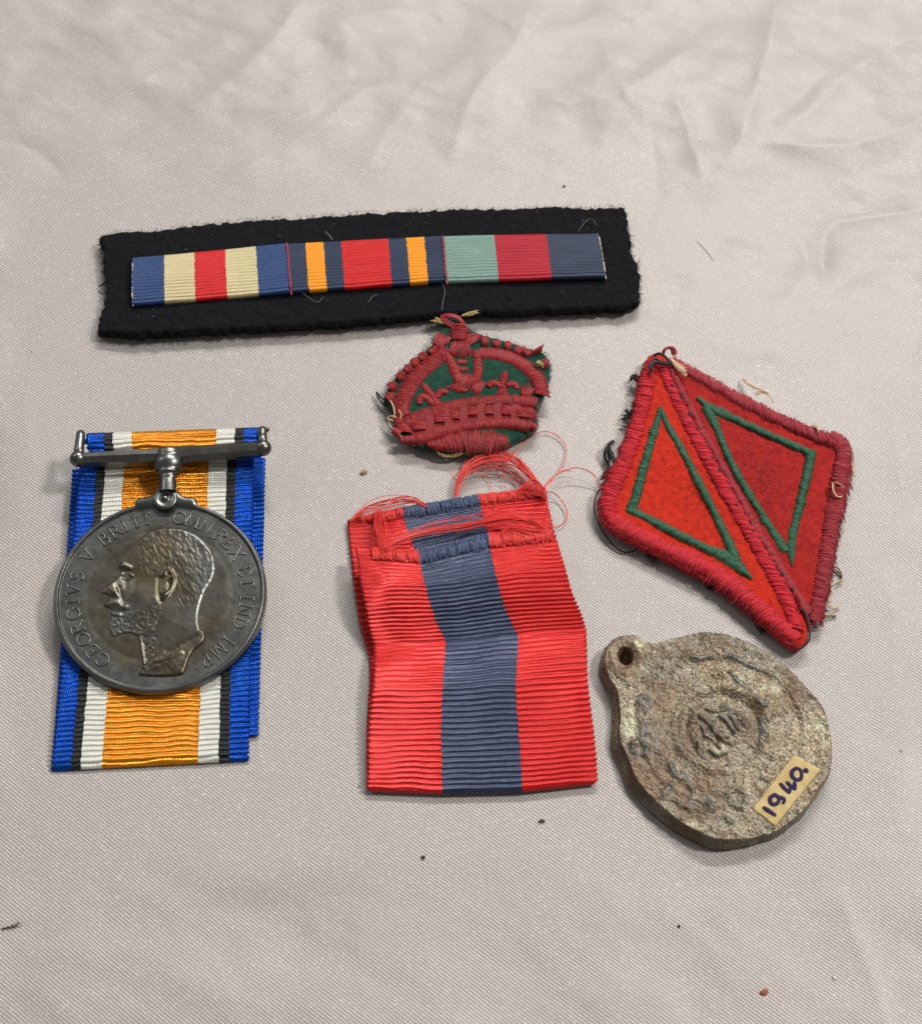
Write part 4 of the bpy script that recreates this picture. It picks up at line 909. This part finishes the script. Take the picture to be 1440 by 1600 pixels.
for i in range(16):                                              # black stitches showing through the seam
    t = (i + .5) / 16 + RNG.normal(0, .012); c = smooth(A([(1042, 590), (1072, 650), (1108, 718), (1150, 790), (1192, 858), (1230, 918), (1250, 950)]), 60)[int(np.clip(t, 0, .99) * 60)]
    dx = RNG.uniform(-3, 4); thread("black_stitch", [(c[0] + 2 + dx, c[1] - 4), (c[0] + 4 + dx, c[1]), (c[0] + 4 + dx, c[1] + 5)], [RZ + .8, RZ + 1.15, RZ + .8], RNG.uniform(.2, .34), M['tblack'], dia, n=6)
tuft("tan_thread", [(1048, 562), (1056, 570), (1064, 577), (1070, 582)], [3.8, 4.1, 4.0, 3.7], M['tan'], 22, 2.6, .13, dia, "frayed tan thread at the top corner")
tuft("red_loop", [(1036, 554), (1038, 547), (1045, 543), (1052, 548), (1054, 555)], [2.6, 3.2, 3.4, 3.2, 2.8], M['rrim'], 12, 1.6, .14, dia)
for pts, hs in (([(1200, 614), (1180, 606), (1166, 598), (1160, 592)], [3, 2.6, 1.6, .8]), ([(1208, 630), (1202, 618), (1190, 612), (1180, 616)], [3.2, 3.4, 3, 3]), ([(1270, 662), (1276, 668), (1278, 674)], [2.6, 3.2, 3.2]), ([(1332, 706), (1334, 722), (1330, 738), (1322, 746), (1310, 752)], [1, 1, 1.2, 2, 2.6]),
                ([(1300, 754), (1302, 768), (1310, 776), (1318, 770), (1314, 758), (1304, 752)], [3.4, 3.5, 3, 2, 2.6, 3.4]), ([(1296, 858), (1304, 862), (1306, 874), (1298, 884), (1292, 890)], [2, 1.4, 1, 1.2, 2]), ([(1300, 884), (1312, 890), (1316, 904), (1306, 912)], [1, .6, .5, .5]), ([(1292, 900), (1296, 914), (1296, 926), (1292, 940)], [2, 1.2, .8, 1.4]), ([(1292, 944), (1302, 950), (1310, 948)], [1.6, .6, .4]), ([(1278, 958), (1290, 962), (1306, 964)], [1.6, .6, .3])):
    tuft("tan_thread", pts, hs, M['tan'], 5, 1.3, .09, dia)
thread("red_thread", [(1322, 742), (1334, 742), (1342, 748)] and [(1300, 748), (1318, 746), (1328, 744)], [3, 2.2, 1.6], .2, M['rrim'], dia, n=14)

# ------------------------------------------------------------------ 6. cast lead seal with paper label
sl = Thing("lead_seal", "brown corroded cast metal seal with pierced lug and small paper label", "seal", P(1120, 1160, 0))
SO = [(966, 994), (980, 992), (991, 992), (999, 995), (1006, 1001), (1016, 1004), (1030, 1004), (1049, 998), (1069, 993), (1090, 987), (1110, 987), (1132, 990), (1152, 995), (1177, 1006), (1210, 1026), (1235, 1047), (1267, 1081), (1277, 1091), (1289, 1112), (1297, 1147), (1300, 1172), (1296, 1203), (1279, 1233), (1256, 1266), (1235, 1283), (1213, 1299), (1179, 1308), (1142, 1314), (1112, 1311), (1095, 1303), (1069, 1289), (1041, 1268), (1013, 1240), (993, 1215), (979, 1181), (970, 1160), (967, 1140), (969, 1119), (967, 1098), (962, 1077), (951, 1058), (945, 1041), (945, 1026), (949, 1010), (957, 1000)]
SZ = 3.1
so = PP(SO, SZ)[:, :2]; so = smooth(np.vstack([so, so[:1]]), 300)[:-1]
def W2(q): return PP(q, SZ)[..., :2]
hole_c = W2((977, 1025)); cen_e = W2((1128, 1138))
marks = [[(998, 1098), (1002, 1090), (1012, 1094), (1016, 1102)], [(1004, 1100), (1010, 1112)], [(987, 1164), (990, 1176), (1004, 1180), (1012, 1172)], [(990, 1162), (1000, 1158), (1010, 1166)], [(1046, 1196), (1056, 1212), (1064, 1216)], [(1052, 1222), (1040, 1234), (1038, 1246), (1058, 1252), (1072, 1264), (1078, 1250), (1084, 1238), (1074, 1224), (1066, 1206)], [(1100, 1244), (1106, 1256), (1112, 1266)],
         [(1188, 1122), (1190, 1140), (1188, 1160)], [(1142, 1052), (1154, 1066), (1172, 1080)], [(1180, 1090), (1194, 1104), (1198, 1092)], [(1136, 1240), (1150, 1232), (1164, 1244), (1160, 1262), (1146, 1258), (1138, 1246)], [(1190, 1216), (1202, 1218)], [(1074, 1022), (1090, 1030), (1110, 1026)], [(1140, 1024), (1170, 1040), (1196, 1050)], [(1000, 1126), (1006, 1138), (1004, 1150)], [(1132, 1278), (1142, 1286)], [(1082, 1104), (1086, 1114), (1080, 1124)], [(1130, 1104), (1150, 1116), (1164, 1132)], [(1138, 1196), (1146, 1188)]]
scroll = [[(1092, 1118), (1104, 1128), (1116, 1142), (1128, 1156), (1142, 1162)], [(1116, 1128), (1112, 1140), (1122, 1152), (1136, 1152)], [(1100, 1150), (1112, 1156), (1124, 1168)], [(1124, 1120), (1136, 1130), (1146, 1144)], [(1138, 1118), (1146, 1128), (1152, 1140)], [(1096, 1136), (1102, 1146), (1112, 1150)], [(1108, 1172), (1120, 1180), (1134, 1176)], [(1090, 1160), (1092, 1176), (1102, 1186)], [(1104, 1108), (1118, 1112), (1130, 1110)]]
def relief(x, y, e):
    h = np.full(x.shape, SZ)
    r = np.hypot(x - cen_e[0], (y - cen_e[1]))
    h += .26 * fbm(x / 4.0, y / 4.0, 121, 3) + .09 * fbm(x / .9, y / .9, 122, 3) + .035 * fbm(x / .35, y / .35, 123, 2)
    h += -.5 * np.exp(-((r - 6.2) / 1.1) ** 2) + .22 * np.exp(-((r - 7.9) / .7) ** 2) - .12 * np.exp(-((r - 12.8) / .7) ** 2) + .12 * np.exp(-((r - 14.0) / .5) ** 2)
    for mk in marks: h += .32 * np.exp(-(seg_dist(x, y, smooth(W2(mk), 14)) / .5) ** 2)
    for mk in scroll: h += .42 * np.exp(-(seg_dist(x, y, smooth(W2(mk), 14)) / .27) ** 2)
    hx_, hy_ = (x - hole_c[0]), (y - hole_c[1]); hr = np.sqrt((hx_ / 1.25) ** 2 + (hy_ / 1.65) ** 2)
    h += .5 * np.exp(-((hr - 1.9) / .8) ** 2) - 2.8 * sstep(1.12, .72, hr)
    # flat seat below the paper label
    return h
LQ = A([(1176, 1264), (1211, 1291), (1281, 1203), (1241, 1179)])
lab3 = PP(LQ, SZ + .16)
def near_label(x, y):
    d = seg_dist(x, y, np.vstack([lab3[:, :2], lab3[:1, :2]])); return np.where(inside(x, y, lab3[:, :2]), 1.0, sstep(.8, 0, d))
def stop(x, y, e):
    h = relief(x, y, e); k_ = near_label(x, y); return h * (1 - k_) + (SZ + .02 * fbm(x, y, 5, 2)) * k_
n_s = 640
q0 = resample(so, n_s, True); cS = so.mean(0)
rgd = 1 + .004 * fbm(np.arange(n_s) * .12, np.zeros(n_s), 125, 3); q0 = cS + (q0 - cS) * rgd[:, None]
t = np.linspace(0, 1, 190) ** .85
xy = cS + (q0 - cS)[None] * t[:, None, None]; ed = np.linalg.norm(q0 - cS, axis=1)[None] * (1 - t[:, None])
zt = stop(xy[..., 0], xy[..., 1], ed); zt -= .2 * (1 - np.sqrt(np.clip(1 - (1 - np.clip(ed / .2, 0, 1)) ** 2, 0, 1)))
rows = [np.concatenate([xy, zt[..., None]], -1)]
nrm2 = (q0 - cS); nrm2 /= np.linalg.norm(nrm2, axis=1, keepdims=True)
outw = np.clip(-(nrm2 @ np.array([.9, .3])), 0, 1)[:, None]                 # the cast bulges outward along its lower left flank
for zz_, o1 in ((2.6, -.15), (2.2, -.2), (1.8, .3), (1.3, .8), (.8, 1.0), (.3, .9), (.02, .5)):
    wq = q0 + nrm2 * o1 * (.1 + 1.3 * outw) + .10 * fbm(q0[:, :1] / 1.2 + zz_, q0[:, 1:] / 1.2, 126, 3) * nrm2
    rows.append(np.c_[wq, np.full(n_s, zz_)][None])
V = np.concatenate(rows, 0)
worn = np.zeros(V.shape[:2])
for mk in marks: worn = np.maximum(worn, .85 * np.exp(-(seg_dist(V[..., 0], V[..., 1], smooth(W2(mk), 14)) / .75) ** 2))
for mk in scroll: worn = np.maximum(worn, .6 * np.exp(-(seg_dist(V[..., 0], V[..., 1], smooth(W2(mk), 14)) / .9) ** 2))
worn *= .75 + .5 * fbm(V[..., 0] / .5, V[..., 1] / .5, 127, 2)
worn[190:] = 0
pale = np.zeros(V.shape[:2])
for (qx, qy, sx, sy, a_) in [(985, 1130, 1.8, 3.6, 1), (1000, 1010, 1.6, 2.0, .7), (1010, 1045, 1.6, 1.2, .6), (1200, 1078, 3.5, 1.2, .8), (1160, 1060, 3.5, 1.6, .5), (1285, 1140, 1.4, 4, .8), (1180, 1180, 3, 3, .35), (1120, 1170, 4, 3, .55), (1090, 1290, 4, 1.6, .5), (1270, 1110, 2, 3, .4)]:
    c = W2((qx, qy)); pale = np.maximum(pale, a_ * np.exp(-(((V[..., 0] - c[0]) / sx) ** 2 + ((V[..., 1] - c[1]) / sy) ** 2)))
pale *= 1 + .6 * fbm(V[..., 0] / .8, V[..., 1] / .8, 128, 3); pale[190:] *= .2
rust = np.zeros(V.shape[:2])
for (qx, qy, s_, a_) in [(975, 1020, 3.6, 1), (1045, 1130, 5, .55), (1225, 1120, 5, .35), (1060, 1200, 6, .5), (1010, 1215, 4, .5), (1110, 1275, 5, .3)]:
    c = W2((qx, qy)); rust = np.maximum(rust, a_ * np.exp(-(np.hypot(V[..., 0] - c[0], V[..., 1] - c[1]) / s_) ** 2))
def seal_mat():
    t = NT("corroded_metal")
    vo = t.n("ShaderNodeTexVoronoi"); vo.feature = 'DISTANCE_TO_EDGE'; vo.inputs["Scale"].default_value = 1500; 
    nz = t.n("ShaderNodeTexNoise"); nz.inputs["Scale"].default_value = 900; t.l(t.co(), nz.inputs["Vector"])
    mv = t.n("ShaderNodeVectorMath", operation='MULTIPLY_ADD'); t.l(nz.outputs["Color"], mv.inputs[0]); mv.inputs[1].default_value = (.0009, .0009, .0009); t.l(t.co(), mv.inputs[2])
    t.l(mv.outputs[0], vo.inputs["Vector"])
    crack = t.ramp(vo.outputs["Distance"], [(.02, 1.0), (.15, .0)])
    n1 = t.noise(220, 5, .65); n2 = t.noise(1700, 4, .7); n3 = t.noise(110, 4, .6)
    brown = t.mix(n2, srgb(66, 51, 36), srgb(116, 95, 68)); tan = t.mix(n2, srgb(150, 132, 98), srgb(200, 180, 140))
    grey = t.mix(n2, srgb(68, 69, 63), srgb(112, 109, 96))
    col = t.mix(t.ramp(n1, [(.42, 0.0), (.60, 1.0)]), brown, grey)
    rusty = t.mix(n2, srgb(96, 58, 34), srgb(150, 104, 66))
    col = t.mix(t.math('MULTIPLY', t.attr("rust"), .3), col, rusty)
    col = t.mix(t.math('MULTIPLY', crack, t.ramp(n3, [(.42, .05), (.62, .75)])), col, tan)
    col = t.mix(t.ramp(t.math('ADD', t.attr("pale"), t.math('MULTIPLY', t.math('SUBTRACT', n2, .5), .7)), [(.3, 0.0), (.85, 1.0)]), col, t.mix(n1, srgb(176, 168, 132), srgb(140, 144, 128)))
    col = t.mix(t.ramp(t.math('ADD', t.attr("worn"), t.math('MULTIPLY', t.math('SUBTRACT', n2, .5), .8)), [(.4, 0.0), (.8, .85)]), col, t.mix(n2, srgb(52, 58, 64), srgb(88, 94, 98)))
    fleck = t.ramp(t.noise(3000, 2), [(.68, 0.0), (.76, .8)]); col = t.mix(fleck, col, srgb(206, 194, 166))
    h = t.math('ADD', t.math('MULTIPLY', crack, .5), n2)
    return t.set(col=col, rough=t.math('ADD', t.math('MULTIPLY', n2, .3), .2), metal=.3, spec=.6, nrm=t.bump(h, .00009, .8))
body = mesh("body", V, gridf(len(V), n_s, True), seal_mat(), sl, attrs=dict(worn=worn, pale=pale, rust=rust))
def paper_mat():
    t = NT("aged_paper"); n1 = t.noise(300, 4, .6); n2 = t.noise(1500, 3)
    col = t.mix(t.ramp(n1, [(.35, 0.0), (.65, 1.0)]), srgb(174, 150, 98), srgb(204, 186, 136)); col = t.mix(t.math('MULTIPLY', n2, .3), col, srgb(170, 140, 84))
    return t.set(col=col, rough=.65, spec=.2, nrm=t.bump(n2, .00003, .5))
g1, g2 = np.meshgrid(np.linspace(0, 1, 40), np.linspace(0, 1, 20), indexing='xy')
def lab_at(a, b, dz=0.0):
    a, b = A(a)[..., None], A(b)[..., None]
    p = (lab3[0] * (1 - b) + lab3[1] * b) * (1 - a) + (lab3[3] * (1 - b) + lab3[2] * b) * a; p = p.copy(); p[..., 2] += dz; return p
lg = lab_at(g1, g2); lg[..., 2] += .05 * fbm(lg[..., 0] / 2, lg[..., 1] / 2, 131, 2)
e_ = np.minimum(np.minimum(g1, 1 - g1) * 11.5, np.minimum(g2, 1 - g2) * 5); lg[..., :2] += ((e_ < .02)[..., None]) * .10 * np.stack([fbm(lg[..., 0] * 2, lg[..., 1] * 2, 132, 2)] * 2, -1)
rg = np.concatenate([lg[0], lg[1:, -1], lg[-1, -2::-1], lg[-2:0:-1, 0]]); lw = rg.copy(); lw[:, 2] -= .16
ix = np.arange(800).reshape(20, 40); rid = np.concatenate([ix[0], ix[1:, -1], ix[-1, -2::-1], ix[-2:0:-1, 0]]); nb = len(rid); a_ = np.arange(nb)
lbl = mesh("paper_label", np.vstack([lg.reshape(-1, 3), lw]), np.vstack([gridf(20, 40), np.stack([rid, np.roll(rid, -1), 800 + (a_ + 1) % nb, 800 + a_], -1)]), paper_mat(), sl, label="yellowed paper label with handwritten year")
INK = NT("purple_ink").set(col=srgb(44, 36, 72), rough=.7, spec=.15)
def z12(q): return (A(q) / 12.0 + [1170, 1180])
def pen(name, strokes, wd=2.6, closed=False):
    ps = []
    for s_ in strokes:
        q = PP(smooth(z12(s_), 26), SZ + .215); v_, f_ = tube_data(q[None], wd / 9.2 / 2 * (1 + .12 * np.sin(np.linspace(0, 5, 26)))[None], 8, .8, .12); ps.append((v_, f_))
        for e in (q[0], q[-1]): ps.append(blob(e, wd / 18.4 * .85, wd / 18.4 * .85, .02, 10, 5))
    v_, f_ = join(*ps); return mesh(name, v_, f_, INK, sl, lbl)
pen("digit", [[(285, 990), (370, 1045), (478, 1120)]], 7.0)
pen("digit", [[(480, 740), (400, 800), (400, 880), (460, 925), (530, 900), (560, 830), (520, 770), (470, 740)], [(480, 738), (560, 790), (640, 810), (660, 850), (640, 895)]], 6.4)
pen("digit", [[(590, 545), (660, 620), (745, 700)], [(745, 700), (765, 640), (785, 600)], [(715, 515), (780, 580), (855, 635)], [(850, 520), (858, 570), (862, 625)]], 6.4)
pen("digit", [[(870, 250), (805, 310), (810, 400), (880, 460), (960, 450), (985, 370), (965, 285), (900, 245), (868, 250)]], 6.4)
v_, f_ = blob(PP(z12((1066, 290)), SZ + .215), .5, .5, .03, 14, 6); mesh("full_stop", v_, f_, INK, sl, lbl)

# ------------------------------------------------------------------ 7. crumbs and lint lying on the cloth
def crumb(name, q, r, c, label, cat, seed, sx=1.0, rot=0):
    p = P(q[0], q[1], 0); rr_ = np.random.default_rng(seed)
    v, f = blob((0, 0, 0), r * sx, r, r * .6, 12, 8); v = v * (1 + .3 * fbm(v[:, 0] / r * 1.3 + seed, v[:, 1] / r * 1.3 + v[:, 2] / r, seed, 2))[:, None]
    cr, sr = math.cos(rot), math.sin(rot); v = np.stack([v[:, 0] * cr - v[:, 1] * sr, v[:, 0] * sr + v[:, 1] * cr, v[:, 2] + r * .4], -1)
    t = NT(name + "_mat"); n1 = t.noise(1500, 3); m = t.set(col=t.mix(n1, tuple(A(c) * .7), tuple(np.minimum(A(c) * 1.2, 1))), rough=.8)
    o = mesh(name, v, f, m); o.location = p * S; o["label"] = label; o["category"] = cat
crumb("crumb", (1194, 1551), .5, srgb(150, 84, 52), "rust brown crumb on the cloth, lying farthest below the metal seal", "crumb", 1, 1.6, .4)
crumb("crumb", (1303, 1529), .32, srgb(226, 220, 206), "tiny white crumb on the cloth beside a faint crease", "crumb", 2)
crumb("crumb", (568, 738), .42, srgb(160, 130, 84), "tan crumb on the cloth between the crown and the medal", "crumb", 3, 1.7, .5)
crumb("speck", (661, 1340), .32, srgb(28, 24, 24), "round black speck on the cloth below the folded ribbon", "speck", 4)
crumb("speck", (1060, 1448), .26, srgb(30, 26, 26), "small black speck on the cloth below the metal seal", "speck", 5)
crumb("speck", (881, 291), .24, srgb(28, 26, 26), "black speck on the cloth just above the felt strip", "speck", 6)
crumb("lint", (846, 1283), .30, srgb(92, 60, 58), "dark red bit of lint beside the folded ribbon's lower corner", "lint", 7, 1.8)
hair = Thing("hair", "short pale hair on the cloth above the diamond patch", "hair", P(1102, 392, 0))
thread("strand", [(1088, 376), (1098, 386), (1107, 396), (1115, 407)], .1, .055, M['tan'], hair)
sm_ = Thing("thread_scrap", "dark fuzzy scrap of thread at the lower left of the cloth", "thread", P(20, 1448, 0))
tuft("strand", [(2, 1452), (14, 1449), (24, 1446), (30, 1442)], [.2, .25, .25, .2], M['fuzzk'], 7, 2.4, .03, sm_)
